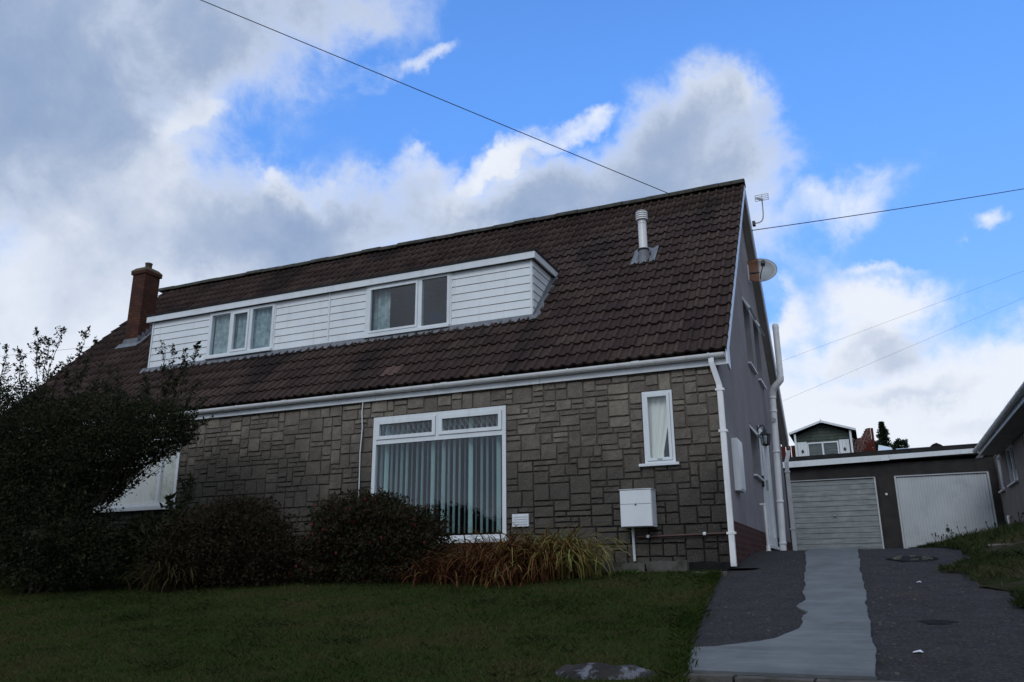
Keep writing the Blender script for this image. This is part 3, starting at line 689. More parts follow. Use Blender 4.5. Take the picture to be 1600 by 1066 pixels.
# ridge tiles
x = XR+VG+.01; k = 0
rme = None
while x > XL-VG:
    w = .447; w2 = min(w, x-(XL-VG)+.01)
    prof = [(YA+.125*math.cos(t), ZA-.045+.115*math.sin(t)) for t in [math.pi*i/7 for i in range(8)]]
    if rme is None:
        b = MB(); b.prism(prof, 'x', x-w+.008, x-.004); o = b.build('ridge_tile', RIDGE, roof); rme = o.data; base_o = WL[o.name]; x_first = x
    else:
        o = bpy.data.objects.new('ridge_tile', rme); C.objects.link(o); o.parent = roof
        wl = base_o+Vector((x-x_first, rng.uniform(-.006, .006), rng.uniform(-.008, .012))); WL[o.name] = wl; o.location = wl-WL[roof.name]; o.rotation_euler = (0, rng.uniform(-.012, .012), 0)
    x -= w
# verges: white bargeboards and grey soffits
def barge(X0, X1, mat, name, drop0, drop1, parent, ya0=YE+.05, yr0=YR+.02):
    b = MB()
    for (ya, yb) in ((ya0, YA-.0005), (YA+.0005, yr0)):
        b.add([(X, y, roofz(y)-d) for X in (X0, X1) for (y, d) in ((ya, drop0), (yb, drop0), (yb, drop1), (ya, drop1))], [(0, 1, 2, 3), (7, 6, 5, 4), (0, 4, 5, 1), (2, 6, 7, 3), (0, 3, 7, 4), (1, 5, 6, 2)])
    return b.build(name, mat, parent)
barge(XR+VG-.028, XR+VG-.004, WHITE, 'bargeboard', .028, .20, house)
barge(XR+.002, XR+VG-.030, SOFFIT, 'verge_soffit', .145, .165, house)
barge(XL-VG+.004, XL-VG+.028, WHITE, 'bargeboard', .028, .20, house)
barge(XL-VG+.030, XL-.002, SOFFIT, 'verge_soffit', .145, .165, house)
b = MB(); b.prism([(YE+.052, roofz(YE+.05)-.20), (YE+.052, 2.44), (.10, 2.40), (.10, roofz(.10)-.205)], 'x', XR+VG-.029, XR+VG-.003); b.build('barge_foot', WHITE, house)
# eaves: fascia and gutter
fb = MB(); xs = XR+VG-.03
joints = [xs, -2.35, -4.95, -7.5, -10.1, XL-VG+.03]
for a, c in zip(joints[:-1], joints[1:]): MB().box(c+.003, a-.003, -.055, -.030, 2.445, 2.585).build('fascia_board', WHITE, house)
MB().box(XL, XR+.10, -.029, .006, 2.47, 2.49).build('eaves_soffit', WHITE, house)
gt = MB(); n = 8; cy, cz, r = -.105, 2.575, .058
prof_o = [(cy+r*math.cos(t), cz+r*math.sin(t)) for t in [math.pi+math.pi*i/n for i in range(n+1)]]; prof_i = [(cy+(r-.006)*math.cos(t), cz+(r-.006)*math.sin(t)) for t in [2*math.pi-math.pi*i/n for i in range(n+1)]]
gt.prism(prof_o+prof_i, 'x', XL-VG+.02, XR+VG-.035)
for xx in (XR+VG-.04, XL-VG+.025): gt.prism(prof_o, 'x', xx-.006, xx+.006)
gut = gt.build('gutter', WHITE_PIPE, house)
for i, xx in enumerate(np.arange(-.08, -13.3, -.92)):
    rr = r+.008; wide = .05 if i % 3 == 1 else .014
    p = [(cy+rr*math.cos(t), cz+.004+rr*math.sin(t)) for t in [math.pi+math.pi*k/8 for k in range(9)]]+[(cy+(r+.001)*math.cos(t), cz+(r+.001)*math.sin(t)) for t in [2*math.pi-math.pi*k/8 for k in range(9)]]
    MB().prism(p, 'x', xx-wide, xx+wide).build('gutter_bracket', WHITE_PIPE, gut)
# front downpipe at the corner
b = MB(); px, py = .012, -.060
b.sqtube([(-.055, -.105, 2.525), (-.055, -.105, 2.47), (px-.004, py, 2.19), (px, py, 2.12), (px, py, .045)], .064, .058)
dp = b.build('downpipe', WHITE_PIPE, house)
for z in (1.62, .42, 2.13): MB().box(px-.052, px+.052, -.094, -.012, z-.014, z+.014).build('pipe_clip', WHITE_PIPE, dp)

# dormer --------------------------------------------------------------
dm = MB(); zb = 3.70
W1 = (-5.82, -4.25, 3.79, 4.685); W2 = (-9.22, -7.75, 3.81, 4.665)
core = wall_with_holes(sorted([DX0, DX1, W1[0], W1[1], W2[0], W2[1]]), sorted(set([zb, DZT, W1[2], W1[3], W2[2], W2[3]])), [W1, W2], DY+.02, DY+.10)
for X in (DX0+.02, DX1-.02):
    yb = YD2; core.add([(X, DY+.02, zb), (X, yb, DZT), (X, DY+.02, DZT)], [(0, 1, 2)])
dormer = core.build('dormer', DARKROOM, house)
ROWH = .1305
def clad(x0, x1, z0=3.775, z1=4.685):
    z = z1
    while z > z0+.02:
        zl = max(z-ROWH, z0); b = MB()
        b.add([(x0, DY-.014, zl+.007), (x1, DY-.014, zl+.007), (x1, DY-.004, z-.001), (x0, DY-.004, z-.001), (x0, DY+.018, zl+.007), (x1, DY+.018, zl+.007), (x1, DY+.018, z-.001), (x0, DY+.018, z-.001)], [(0, 1, 2, 3), (7, 6, 5, 4), (0, 4, 5, 1), (2, 6, 7, 3), (0, 3, 7, 4), (1, 5, 6, 2)])
        b.build('cladding_board', WHITE_CLAD, dormer); z -= ROWH
clad(DX0+.035, W2[0]-.028); clad(W2[1]+.028, -6.602); clad(-6.568, W1[0]-.028); clad(W1[1]+.028, DX1-.035)
for xx in (DX0+.016, W2[0]-.013, W2[1]+.013, -6.585, W1[0]-.013, W1[1]+.013, DX1-.016): MB().box(xx-.0155, xx+.0155, DY-.020, DY+.019, 3.762, 4.69).build('cladding_trim', WHITE, dormer)
for side, X, s in (('r', DX1, 1), ('l', DX0, -1)):
    z = 4.685
    while z > 3.80:
        zl = max(z-ROWH, 3.775); ya = YE+(zl+.05-ZE)/SL; yb = YE+(z+.05-ZE)/SL
        if ya > DY+.03:
            xo = X+s*.002; MB().add([(xo+s*.010, DY+.002, zl+.007), (xo+s*.010, ya, zl+.007), (xo, yb, z-.001), (xo, DY+.002, z-.001), (xo-s*.02, DY+.002, zl+.007), (xo-s*.02, ya, zl+.007), (xo-s*.02, yb, z-.001), (xo-s*.02, DY+.002, z-.001)], [(0, 1, 2, 3), (7, 6, 5, 4), (0, 4, 5, 1), (2, 6, 7, 3), (0, 3, 7, 4), (1, 5, 6, 2)]) if False else None
            b = MB(); b.add([(xo+s*.010, DY+.002, zl+.007), (xo+s*.010, ya, zl+.007), (xo, yb, z-.001), (xo, DY+.002, z-.001), (xo-s*.018, DY+.002, zl+.007), (xo-s*.018, ya, zl+.007), (xo-s*.018, yb, z-.001), (xo-s*.018, DY+.002, z-.001)], [(0, 1, 2, 3), (7, 6, 5, 4), (0, 4, 5, 1), (2, 6, 7, 3), (0, 3, 7, 4), (1, 5, 6, 2)])
            b.build('cladding_board', WHITE_CLAD, dormer)
        z -= ROWH
fy = DY-.085
MB().box(DX0-.10, DX1+.075, fy, fy+.022, 4.675, 4.785).build('dormer_fascia', WHITE, dormer)
MB().box(DX1+.052, DX1+.075, fy+.024, YD2+.06, 4.675, 4.783).build('dormer_fascia', WHITE, dormer)
MB().box(DX0-.10, DX0-.078, fy+.024, YD2+.06, 4.675, 4.783).build('dormer_fascia', WHITE, dormer)
MB().box(DX0-.077, DX1+.051, fy+.024, YD2+.05, 4.702, 4.78).build('dormer_ceiling', SOFFIT, dormer)
MB().box(DX0-.11, DX1+.085, fy-.012, YD2+.15, 4.787, 4.825).build('dormer_felt', FELT, dormer)
# lead along the foot and the cheeks of the dormer
def lead_strip(pts, name='lead_flashing'):
    b = MB(); n = len(pts)
    vs = [p for a in pts for p in a]; fs = [(2*i, 2*i+2, 2*i+3, 2*i+1) for i in range(n-1)]; b.add(vs, fs, False); o = b.build(name, LEAD, dormer); md = o.modifiers.new('t', 'SOLIDIFY'); md.thickness = .006; return o
pts = []
for i in range(105):
    x = DX0-.12+(DX1-DX0+.22)*i/104; w = .09+.035*math.sin(i*2.1)+rng.uniform(-.012, .012); wav = .012*math.sin(2*math.pi*(x-(XR+VG))/.15)
    y = DY-.022; y2 = DY-.022-w*math.cos(ang); pts.append(((x, y, 3.785), (x, y2, roofz(y2)+.018+wav)))
lead_strip(pts)
for X, s in ((DX1+.014, 1), (DX0-.014, -1)):
    pts = []
    for i in range(16):
        y = DY-.04+(YD2+.06-DY+.04)*i/15; w = .075+rng.uniform(-.02, .02); pts.append(((X, y, roofz(y)+.075), (X+s*.012, y, roofz(y)+.02))); 
    lead_strip(pts)
    pts = []
    for i in range(16):
        y = DY-.06+(YD2+.08-DY+.06)*i/15; w = .085+rng.uniform(-.022, .022); pts.append(((X+s*.012, y, roofz(y)+.026), (X+s*w, y, roofz(y)+.022)))
    lead_strip(pts)
# dormer windows
x0, x1, z0, z1 = W1
b = MB(); frame_y(b, x0, x1, z0, z1, .05, DY-.03, DY+.04); mxx = -4.80; b.box(mxx-.035, mxx+.035, DY-.028, DY+.038, z0+.05, z1-.05); win = b.build('window', WHITE, dormer)
# (the window is a part of the dormer; its sash and panes follow as siblings so nothing nests deeper)
b = MB(); frame_y(b, x0+.052, mxx-.037, z0+.052, z1-.052, .035, DY-.045, DY+.01); b.build('sash', WHITE, dormer)
pane_y(x0+.085, mxx-.07, z0+.085, z1-.085, DY-.01, dormer); pane_y(mxx+.033, x1-.048, z0+.048, z1-.048, DY-.005, dormer)
MB().box(x0-.01, x1+.01, DY-.075, DY-.031, z0-.03, z0+.015).build('sill', WHITE, dormer)
x0, x1, z0, z1 = W2
b = MB(); frame_y(b, x0, x1, z0, z1, .05, DY-.03, DY+.04)
for m_ in (x0+.50, x0+.95): b.box(m_-.03, m_+.03, DY-.028, DY+.038, z0+.05, z1-.05)
b.build('window', WHITE, dormer)
b = MB(); frame_y(b, x0+.532, x0+.918, z0+.052, z1-.052, .04, DY-.045, DY+.01); b.build('sash', WHITE, dormer)
for a, c, e in ((x0+.048, x0+.472, .048), (x0+.565, x0+.885, .085), (x0+.978, x1-.048, .048)): pane_y(a, c, z0+e, z1-e, DY-.008, dormer)
MB().box(x0-.01, x1+.01, DY-.075, DY-.031, z0-.03, z0+.015).build('sill', WHITE, dormer)

# chimney --------------------------------------------------------------
cx0, cx1, cy0, cy1 = -12.41, -12.05, 1.81, 2.20
ch = MB().box(cx0, cx1, cy0, cy1, 4.2, 6.24).build('chimney', CHBRICK, house)
MB().box(cx0-.03, cx1+.03, cy0-.03, cy1+.03, 6.242, 6.30).build('chimney_corbel', CHBRICK, ch)
b = MB(); a = [(cx0-.035, cy0-.035), (cx1+.035, cy0-.035), (cx1+.035, cy1+.035), (cx0-.035, cy1+.035)]; mxc, myc = (cx0+cx1)/2, (cy0+cy1)/2
lv = [(1.0, 6.302), (.98, 6.335), (.72, 6.40), (.40, 6.435)]
vs = [(mxc+(p[0]-mxc)*s, myc+(p[1]-myc)*s, z) for s, z in lv for p in a]; fs = [(i*4+j, i*4+(j+1) % 4, i*4+4+(j+1) % 4, i*4+4+j) for i in range(3) for j in range(4)]+[(12, 13, 14, 15), (3, 2, 1, 0)]
b.add(vs, fs); b.build('flaunching', MORTAR_CAP, ch)
MB().lathe((mxc+.02, myc, 6.41), [(.072, 0), (.068, .10), (.078, .112), (.078, .135), (.06, .14), (.055, .05)], 14).build('chimney_pot', MORTAR_CAP, ch)
b = MB(); zf = roofz(cy0)
b.box(cx0-.02, cx1+.02, cy0-.012, cy0-.003, zf-.02, zf+.13)
b.add([(cx0-.14, cy0-.10, roofz(cy0-.10)+.03), (cx1+.10, cy0-.10, roofz(cy0-.10)+.03), (cx1+.10, cy0-.004, zf+.045), (cx0-.14, cy0-.004, zf+.045)], [(0, 1, 2, 3)])
for i in range(5):
    y = cy0+.005+i*.09; b.box(cx1+.003, cx1+.012, y, y+.084, roofz(y)+.01, roofz(y)+.17+rng.uniform(0, .02)); b.box(cx0-.012, cx0-.003, y, y+.084, roofz(y)+.01, roofz(y)+.17)
for s, X in ((1, cx1+.013), (-1, cx0-.013)): b.add([(X, cy0-.05, roofz(cy0-.05)+.03), (X+s*.11, cy0-.05, roofz(cy0-.05)+.03), (X+s*.11, cy1+.1, roofz(cy1+.1)+.03), (X, cy1+.1, roofz(cy1+.1)+.03)], [(0, 1, 2, 3)])
b.build('lead_apron', LEAD, ch)

# ------------------------------------------------------------------ things fixed to the house
fl = thing('flue', 'steel flue pipe with ringed cowl standing on the tiled roof', 'flue', (-1.315, 1.95, 4.75))
b = MB(); b.lathe((-1.315, 1.95, 4.98), [(.068, 0), (.068, .50)], 24); b.lathe((-1.315, 1.95, 5.41), [(.0685, 0), (.0725, .003), (.0725, .016), (.0685, .019)], 24); b.build('flue_pipe', STEEL, fl)
b = MB(); zz = 5.475
for k in range(4): b.lathe((-1.315, 1.95, zz+k*.036), [(.06, 0), (.098, 0), (.100, .012), (.096, .024), (.06, .024)], 20)
b.lathe((-1.315, 1.95, zz), [(.06, -.01), (.06, .15)], 12); b.lathe((-1.315, 1.95, zz+.146), [(.001, .012), (.09, .008), (.096, 0), (.001, 0)], 20); b.build('cowl', STEEL, fl)
b = MB(); b.lathe((-1.315, 1.95, 4.72), [(.105, 0), (.085, .20), (.078, .235), (.074, .24)], 18)
vs = []; nu, nv = 24, 6
for j in range(nv+1):
    for i in range(nu+1):
        x = -1.315-.20+.40*i/nu; y = 1.95-.12+.36*j/nv-.03*(j == 0)*(i % 3 == 0); wav = .012*math.sin(2*math.pi*(x-(XR+VG))/.15-1.2); vs.append((x, y, roofz(y)+.030+wav))
b.add(vs, [(j*(nu+1)+i, j*(nu+1)+i+1, (j+1)*(nu+1)+i+1, (j+1)*(nu+1)+i) for j in range(nv) for i in range(nu)], True)
b.build('lead_slate', LEAD, fl)
MB().lathe((-1.315, 1.95, 4.955), [(.069, 0), (.095, 0), (.085, .025), (.069, .03)], 18).build('storm_collar', BLACK, fl)

mt = thing('meter_box', 'white meter cupboard fixed to the stone wall with a thin grey conduit below', 'meter box', (-1.055, -.12, .52))
MB().box(-1.255, -.865, -.245, -.022, .515, .95).build('meter_case', WHITE, mt)
MB().box(-1.250, -.870, -.258, -.247, .785, .945).build('upper_flap', WHITE, mt); MB().box(-1.250, -.870, -.258, -.247, .520, .778).build('lower_door', WHITE, mt)
MB().box(-1.262, -.858, -.262, -.018, .952, .962).build('meter_lid', GREY_WHITE, mt)
MB().tube([(-1.06, -.268, .775), (-1.06, -.257, .775)], .010, 10).build('lock', BLACK, mt)
MB().tube([(-1.165, -.05, .516), (-1.160, -.05, .12)], .018, 8).build('conduit', GREY_WHITE, mt)

ve = thing('wall_vent', 'small white plastic vent cover on the stones beside the big window', 'vent', (-2.66, -.03, .58))
b = MB(); b.box(-2.775, -2.545, -.045, -.018, .575, .735); b.build('vent_plate', WHITE, ve)
b = MB()
for k in range(4): b.box(-2.755, -2.565, -.053, -.047, .60+k*.032, .615+k*.032)
b.build('vent_slats', WHITE, ve)
hp = thing('overflow_pipe', 'thin brown horizontal waste pipe held by two white clips near the wall foot', 'pipe', (-.55, -.05, .41))
MB().tube([(-1.12, -.055, .40), (-.06, -.055, .42)], .013, 8).build('pipe_run', material('brown_pipe', (.07, .035, .03), None, rough=.5), hp)
for xx in (-.98, -.30): MB().lathe((xx, -.055, .388+(xx+1.12)*.019), [(.020, 0), (.022, .012), (.022, .03), (.014, .036)], 10).build('pipe_clip', WHITE, hp)
cb = MB(); cb.tube([(-5.165, -.04, 2.50), (-5.17, -.05, 2.3), (-5.155, -.045, 2.05), (-5.175, -.045, 1.7), (-5.165, -.045, 1.2), (-5.165, -.045, .2)], .008, 6)
tag(cb.build('wall_cable', WHITE), 'thin white cable running down the stones left of the big window', 'cable')

# gable: boiler panel, lantern, bell, post, soil pipe, rain pipe
bx = thing('wall_cabinet', 'flat white cabinet on the rendered gable just behind the front downpipe', 'cabinet', (.04, .79, .95))
MB().box(.002, .075, .58, .98, .97, 1.63).build('cabinet_case', WHITE, bx); MB().box(.077, .085, .60, .96, .99, 1.61).build('cabinet_door', WHITE, bx)
ln = thing('wall_lantern', 'black coach lantern with glass sides on the gable beside the door', 'lantern', (.08, 3.55, 1.95))
lx, ly = .115, 3.55
b = MB(); b.box(.001, .018, ly-.04, ly+.04, 2.10, 2.28); b.tube([(.015, ly, 2.22), (.05, ly, 2.275), (.09, ly, 2.285), (lx, ly, 2.25)], .010, 8); b.build('bracket', BLACK, ln)
b = MB(); b.lathe((lx, ly, 0), [(.001, 2.265), (.010, 2.25), (.014, 2.225), (.030, 2.205), (.035, 2.185), (.088, 2.135), (.09, 2.125), (.001, 2.125)], 6, False); b.build('lantern_top', BLACK, ln)
b = MB(); b.lathe((lx, ly, 0), [(.001, 1.935), (.012, 1.94), (.055, 1.955), (.062, 1.972), (.001, 1.972)], 6, False)
for k in range(6):
    t = math.pi*k/3; b.tube([(lx+.058*math.cos(t), ly+.058*math.sin(t), 1.965), (lx+.080*math.cos(t), ly+.080*math.sin(t), 2.128)], .0065, 4)
b.build('lantern_cage', BLACK, ln)
b = MB(); b.lathe((lx, ly, 0), [(.055, 1.974), (.076, 2.123)], 6, False); b.build('lantern_glass', LANT_GLASS, ln)
MB().tube([(lx, ly, 1.974), (lx, ly, 2.07)], .016, 8).build('candle', CURTAIN, ln)
tag(MB().box(.002, .035, 3.50, 3.58, 1.30, 1.47).build('door_bell', BLACK), 'black doorbell box on the render beside the side door', 'doorbell')
ps = thing('waste_pipe', 'short white waste pipe rising from the drive against the brick plinth', 'pipe', (.06, 3.0, .29))
MB().tube([(.065, 3.0, .30), (.065, 3.0, .97)], .022, 10).build('pipe_run', WHITE_PIPE, ps); MB().box(.0, .085, 2.975, 3.025, .972, .996).build('pipe_elbow', WHITE_PIPE, ps)
MB().lathe((.065, 3.0, .27), [(.040, 0), (.040, .03), (.030, .04), (.030, .10), (.024, .11)], 12).build('pipe_socket', WHITE_PIPE, ps)
sp = thing('soil_pipe', 'thick white soil pipe rising up the gable and bending out past the verge', 'pipe', (.10, 4.95, .3))
SPY = 4.95
MB().tube([(.10, SPY-.12, .28), (.15, SPY+.1, 3.05), (.155, SPY+.1, 3.12)], .055, 16).build('pipe_run', WHITE_PIPE, sp)
MB().tube([(.155, SPY+.1, 3.06), (.165, SPY+.08, 3.13), (.20, SPY+.05, 3.20), (.27, SPY, 3.255), (.322, SPY, 3.31), (.33, SPY, 3.38)], .060, 16).build('pipe_bend', WHITE_PIPE, sp)
MB().tube([(.33, SPY, 3.35), (.33, SPY, 4.28)], .054, 16).build('vent_stack', WHITE_PIPE, sp)
MB().lathe((.33, SPY, 4.28), [(.054, -.02), (.058, 0), (.058, .05), (.045, .085), (.001, .095)], 14).build('vent_cap', WHITE_PIPE, sp)
b = MB()
for z in (.45, 1.15, 2.02, 2.75, 3.0): b.lathe((.10+.05*(z-.28)/2.77, SPY-.12+.22*(z-.28)/2.77, z), [(.055, 0), (.064, .004), (.064, .04), (.055, .044)], 16)
b.build('pipe_collar', WHITE_PIPE, sp); MB().tube([(.142, SPY+.02, 2.62), (.142, SPY-.03, 2.60)], .040, 14).build('access_cap', GREY_WHITE, sp)
rp = thing('rear_downpipe', 'slim white rainwater pipe at the rear corner of the gable', 'pipe', (.12, 6.95, .4))
b = MB(); b.sqtube([(.16, 7.15, 2.36), (.15, 7.05, 2.25), (.115, 6.95, 2.10), (.115, 6.95, .40)], .075, .06); b.build('pipe_run', GREY_WHITE, rp)
for z in (.8, 1.9): MB().box(.06, .165, 6.905, 6.995, z, z+.03).build('pipe_clip', GREY_WHITE, rp)

# aerial and dish
ae = thing('aerial', 'grey television aerial with square grid on a bent pole at the gable verge', 'aerial', (.16, 5.0, 6.42))
MB().tube([(.13, 5.0, 6.43), (.22, 5.0, 6.425), (.275, 5.0, 6.45), (.305, 5.0, 6.51), (.315, 5.0, 6.60), (.318, 5.0, 6.90)], .012, 8).build('mast', ALU, ae)
MB().box(.10, .155, 4.95, 5.05, 6.38, 6.46).build('mast_bracket', BLACK, ae)
b = MB()
for z in (6.855, 6.895, 6.935, 6.975): b.tube([(.20, 4.96, z), (.44, 4.96, z)], .006, 5)
for xx in (.20, .318, .44): b.tube([(xx, 4.96, 6.85), (xx, 4.96, 6.98)], .006, 5)
b.build('reflector_grid', ALU, ae)
b = MB(); b.tube([(.318, 4.98, 6.86), (.275, 4.55, 6.73)], .008, 5)
for k in range(6):
    t = k/5; p = Vector((.312, 4.92, 6.845)).lerp(Vector((.277, 4.57, 6.735)), t); b.tube([p+Vector((-.05, 0, .004)), p+Vector((.05, 0, -.004))], .004, 5)
b.build('director_boom', ALU, ae)
ds = thing('satellite_dish', 'grey satellite dish with a rusty left half on the gable wall', 'satellite dish', (.02, 4.4, 5.2))
dc = Vector((.20, 4.40, 5.25)); nrm = Vector((.16, -.96, .22)).normalized(); ax = nrm.cross(Vector((0, 0, 1))).normalized(); ay = ax.cross(nrm)
if ax.x < 0: ax = -ax
b = MB(); vs = []; nr, na = 6, 32
for side in (0, 1):
    for i in range(nr+1):
        for j in range(na):
            r = max(.001, i/nr); t = 2*math.pi*j/na; vs.append(dc+ax*(.31*r*math.cos(t))+ay*(.25*r*math.sin(t))-nrm*(.075*(1-r*r))-nrm*(.008*side))
n1 = (nr+1)*na; fs = []
for side in (0, 1):
    for i in range(nr):
        for j in range(na): fs.append((side*n1+i*na+j, side*n1+i*na+(j+1) % na, side*n1+(i+1)*na+(j+1) % na, side*n1+(i+1)*na+j))
for j in range(na): fs.append((nr*na+j, nr*na+(j+1) % na, n1+nr*na+(j+1) % na, n1+nr*na+j))
b.add(vs, fs, True); b.build('reflector', RUSTDISH, ds)
fp = dc+nrm*.30-ay*.06+ax*.05
b = MB(); b.tube([dc-ay*.20+nrm*.0, dc-ay*.18+nrm*.12, fp-ay*.03], .010, 6); b.build('feed_arm', ALU, ds)
b = MB(); b.tube([fp-nrm*.06, fp+nrm*.05], .038, 10); b.build('feed_horn', BLACK, ds)
b = MB(); b.tube([(.0, 4.42, 5.22), (.07, 4.44, 5.22), tuple(dc-nrm*.09)], .020, 8); b.build('dish_arm', BLACK, ds)
MB().box(.001, .016, 4.32, 4.50, 5.05, 5.36).build('wall_plate', WHITE, ds)

# ------------------------------------------------------------------ behind the glass
vb = thing('vertical_blind', 'pale green vertical louvre blind hanging inside the big front window', 'blind', (-3.93, .2, .45))
x = BW[0]+.06; k = 0; n_sl = 24
for i in range(n_sl):
    xx = BW[0]+.08+(BW[1]-BW[0]-.16)*i/(n_sl-1); a = R_(101+rng.uniform(-11, 8)) if i not in (1, 10, 12, 17, 22) else R_(rng.uniform(70, 84))
    wv = .0445; b = MB(); ca, sa = math.cos(a)*wv, math.sin(a)*wv
    zt, z_b = 2.12, .52; b.add([(xx-ca, .12-sa, z_b), (xx+ca, .12+sa, z_b), (xx+ca, .12+sa, zt), (xx-ca, .12-sa, zt), (xx-ca-.001, .1215-sa, z_b), (xx+ca-.001, .1215+sa, z_b), (xx+ca-.001, .1215+sa, zt), (xx-ca-.001, .1215-sa, zt)], [(0, 1, 2, 3), (7, 6, 5, 4), (0, 4, 5, 1), (2, 6, 7, 3), (0, 3, 7, 4), (1, 5, 6, 2)])
    b.build('blind_slat', BLIND, vb)
MB().box(BW[0]+.03, BW[1]-.03, .09, .15, 2.13, 2.165).build('head_rail', WHITE, vb)
def curtain(name, label, x0, x1, y, z0, z1, mat, amp=.02, freq=60, shape=None):
    V = []; F = []; n = max(8, int((x1-x0)*70)); m = 10
    for j in range(m+1):
        for i in range(n+1):
            u, w = i/n, j/m; xx = x0+(x1-x0)*u
            if shape: xx = shape(u, w, x0, x1)
            V.append((xx, y+amp*math.sin(freq*(x0+(x1-x0)*u))+.3*amp*math.sin(freq*.37*xx+3*w), z0+(z1-z0)*w))
    for j in range(m):
        for i in range(n): F.append((j*(n+1)+i, j*(n+1)+i+1, (j+1)*(n+1)+i+1, (j+1)*(n+1)+i))
    o = arrays(name, V, F, mat, None, ((x0+x1)/2, y, z0), smooth=True); return tag(o, label, 'curtain')
curtain('curtain', 'pale curtain gathered at the left inside the right dormer window', W1[0]+.06, W1[0]+.36, DY+.12, W1[2]-.02, W1[3], NET, .025, 48)
curtain('curtain', 'thin strip of cream curtain at the right inside the right dormer window', W1[1]-.14, W1[1]-.05, DY+.16, W1[2]-.05, W1[3], CURTAIN, .02, 70)
curtain('net_curtain', 'grey patterned net curtain across the left dormer window', W2[0]+.03, W2[1]-.03, DY+.075, W2[2]-.02, W2[3]-.01, NET, .015, 60)
curtain('curtain', 'cream drape pulled diagonally aside behind the narrow window', NW[0]+.02, NW[1]-.01, .085, NW[2]-.03, NW[3], material('pale_drape', (.80, .79, .72), None, rough=.85), .008, 75,
        lambda u, w, a, c: a+(c-a)*(u*(.55+.45*min(1, abs(w-.15)*1.25))))
curtain('curtain', 'white sheer curtain across the left hand house window behind the big shrub', LW[0]+.03, LW[1]-.02, .045, LW[2], LW[3], material('white_sheer', (.66, .64, .58), None, rough=.8), .006, 55)

# ------------------------------------------------------------------ plinth slabs at the foot of the stone wall
pt = thing('plinth_wall', 'low cracked concrete kerb at the foot of the stone wall, black and damp at its right end', 'kerb wall', (-1.0, -.35, -.08))
def lump_box(x0, x1, y0, y1, z0, z1, seed, amp=.012):
    r = random.Random(seed); nx, nz, ny = 6, 3, 3; b = MB(); cache = {}
    def P(x, y, z):
        k = (round(x, 4), round(y, 4), round(z, 4))
        if k not in cache: cache[k] = (x+r.uniform(-amp, amp), y+r.uniform(-amp, amp), z+r.uniform(-amp, amp))
        return cache[k]
    xs = [x0+(x1-x0)*i/nx for i in range(nx+1)]; ys_ = [y0+(y1-y0)*i/ny for i in range(ny+1)]; zs = [z0+(z1-z0)*i/nz for i in range(nz+1)]
    for i in range(nx):
        for k in range(nz): b.add([P(xs[i], y0, zs[k]), P(xs[i+1], y0, zs[k]), P(xs[i+1], y0, zs[k+1]), P(xs[i], y0, zs[k+1])], [(0, 1, 2, 3)])
        for j in range(ny): b.add([P(xs[i], ys_[j], z1), P(xs[i+1], ys_[j], z1), P(xs[i+1], ys_[j+1], z1), P(xs[i], ys_[j+1], z1)], [(0, 1, 2, 3)])
    for X in (x0, x1):
        for k in range(nz):
            for j in range(ny): b.add([P(X, ys_[j], zs[k]), P(X, ys_[j+1], zs[k]), P(X, ys_[j+1], zs[k+1]), P(X, ys_[j], zs[k+1])], [(0, 1, 2, 3)])
    return b
lump_box(-2.6, -.905, -.56, -.03, -.3, .085, 1).build('concrete_slab', KERB, pt)
lump_box(-.885, -.42, -.58, -.03, -.3, .105, 2).build('concrete_slab', KERB, pt)
lump_box(-.41, -.02, -.50, -.03, -.3, .085, 3, .016).build('concrete_slab', KERB_DARK, pt)['label'] = 'black stained block beside the downpipe'
lump_box(-.36, .02, -.72, -.60, -.3, -.02, 4, .012).build('edging_stone', KERB, pt)
tag(MB().lathe((.10, -.10, float(H(.1, -.1))+.003), [(.001, .004), (.17, .006), (.20, .0)], 18).build('drain_gully', KERB_DARK), 'black damp drain patch under the foot of the front downpipe', 'drain')

# ------------------------------------------------------------------ garages
GY = 13.05
ga = thing('garage_block', 'low flat roofed pair of garages joined between the house and the bungalow', 'garage', (1.9, 15.6, .5))
D1 = (-.42, 1.74, .45, 2.40); D2 = (2.18, 4.30, .45, 2.40)
w = wall_with_holes(sorted([-1.3, 4.46, D1[0], D1[1], D2[0], D2[1]]), [.2, .45, 2.40, 2.72], [D1, D2], GY, GY+.2).build('front_wall', DARK_WALL, ga)
MB().box(-1.3, -1.1, GY+.21, 18.3, .2, 2.72).build('side_wall', DARK_WALL, ga); MB().box(4.26, 4.46, GY+.21, 18.3, .2, 2.72).build('side_wall', DARK_WALL, ga); MB().box(-1.3, 4.46, 18.31, 18.5, .2, 2.72).build('rear_wall', DARK_WALL, ga)
def sl_box(x0, x1, y0, y1, za0, za1, zb0, zb1):       # box whose z runs from (za) at x0 to (zb) at x1
    b = MB(); b.add([(x0, y0, za0), (x1, y0, zb0), (x1, y1, zb0), (x0, y1, za0), (x0, y0, za1), (x1, y0, zb1), (x1, y1, zb1), (x0, y1, za1)], [(0, 3, 2, 1), (4, 5, 6, 7), (0, 1, 5, 4), (1, 2, 6, 5), (2, 3, 7, 6), (3, 0, 4, 7)]); return b
sl_box(-1.4, 4.25, GY-.14, 18.6, 2.86, 2.985, 2.93, 3.065).build('flat_roof', FELT, ga)
sl_box(-1.38, 2.12, GY-.17, GY-.145, 2.70, 2.865, 2.77, 2.91).build('fascia_board', WHITE, ga)
sl_box(2.125, 4.28, GY-.165, GY-.142, 2.785, 2.91, 2.835, 2.945).build('fascia_board', WHITE, ga)
sl_box(-1.36, 4.2, GY-.14, GY+.1, 2.74, 2.85, 2.80, 2.915).build('roof_edge', DARK_WALL, ga)
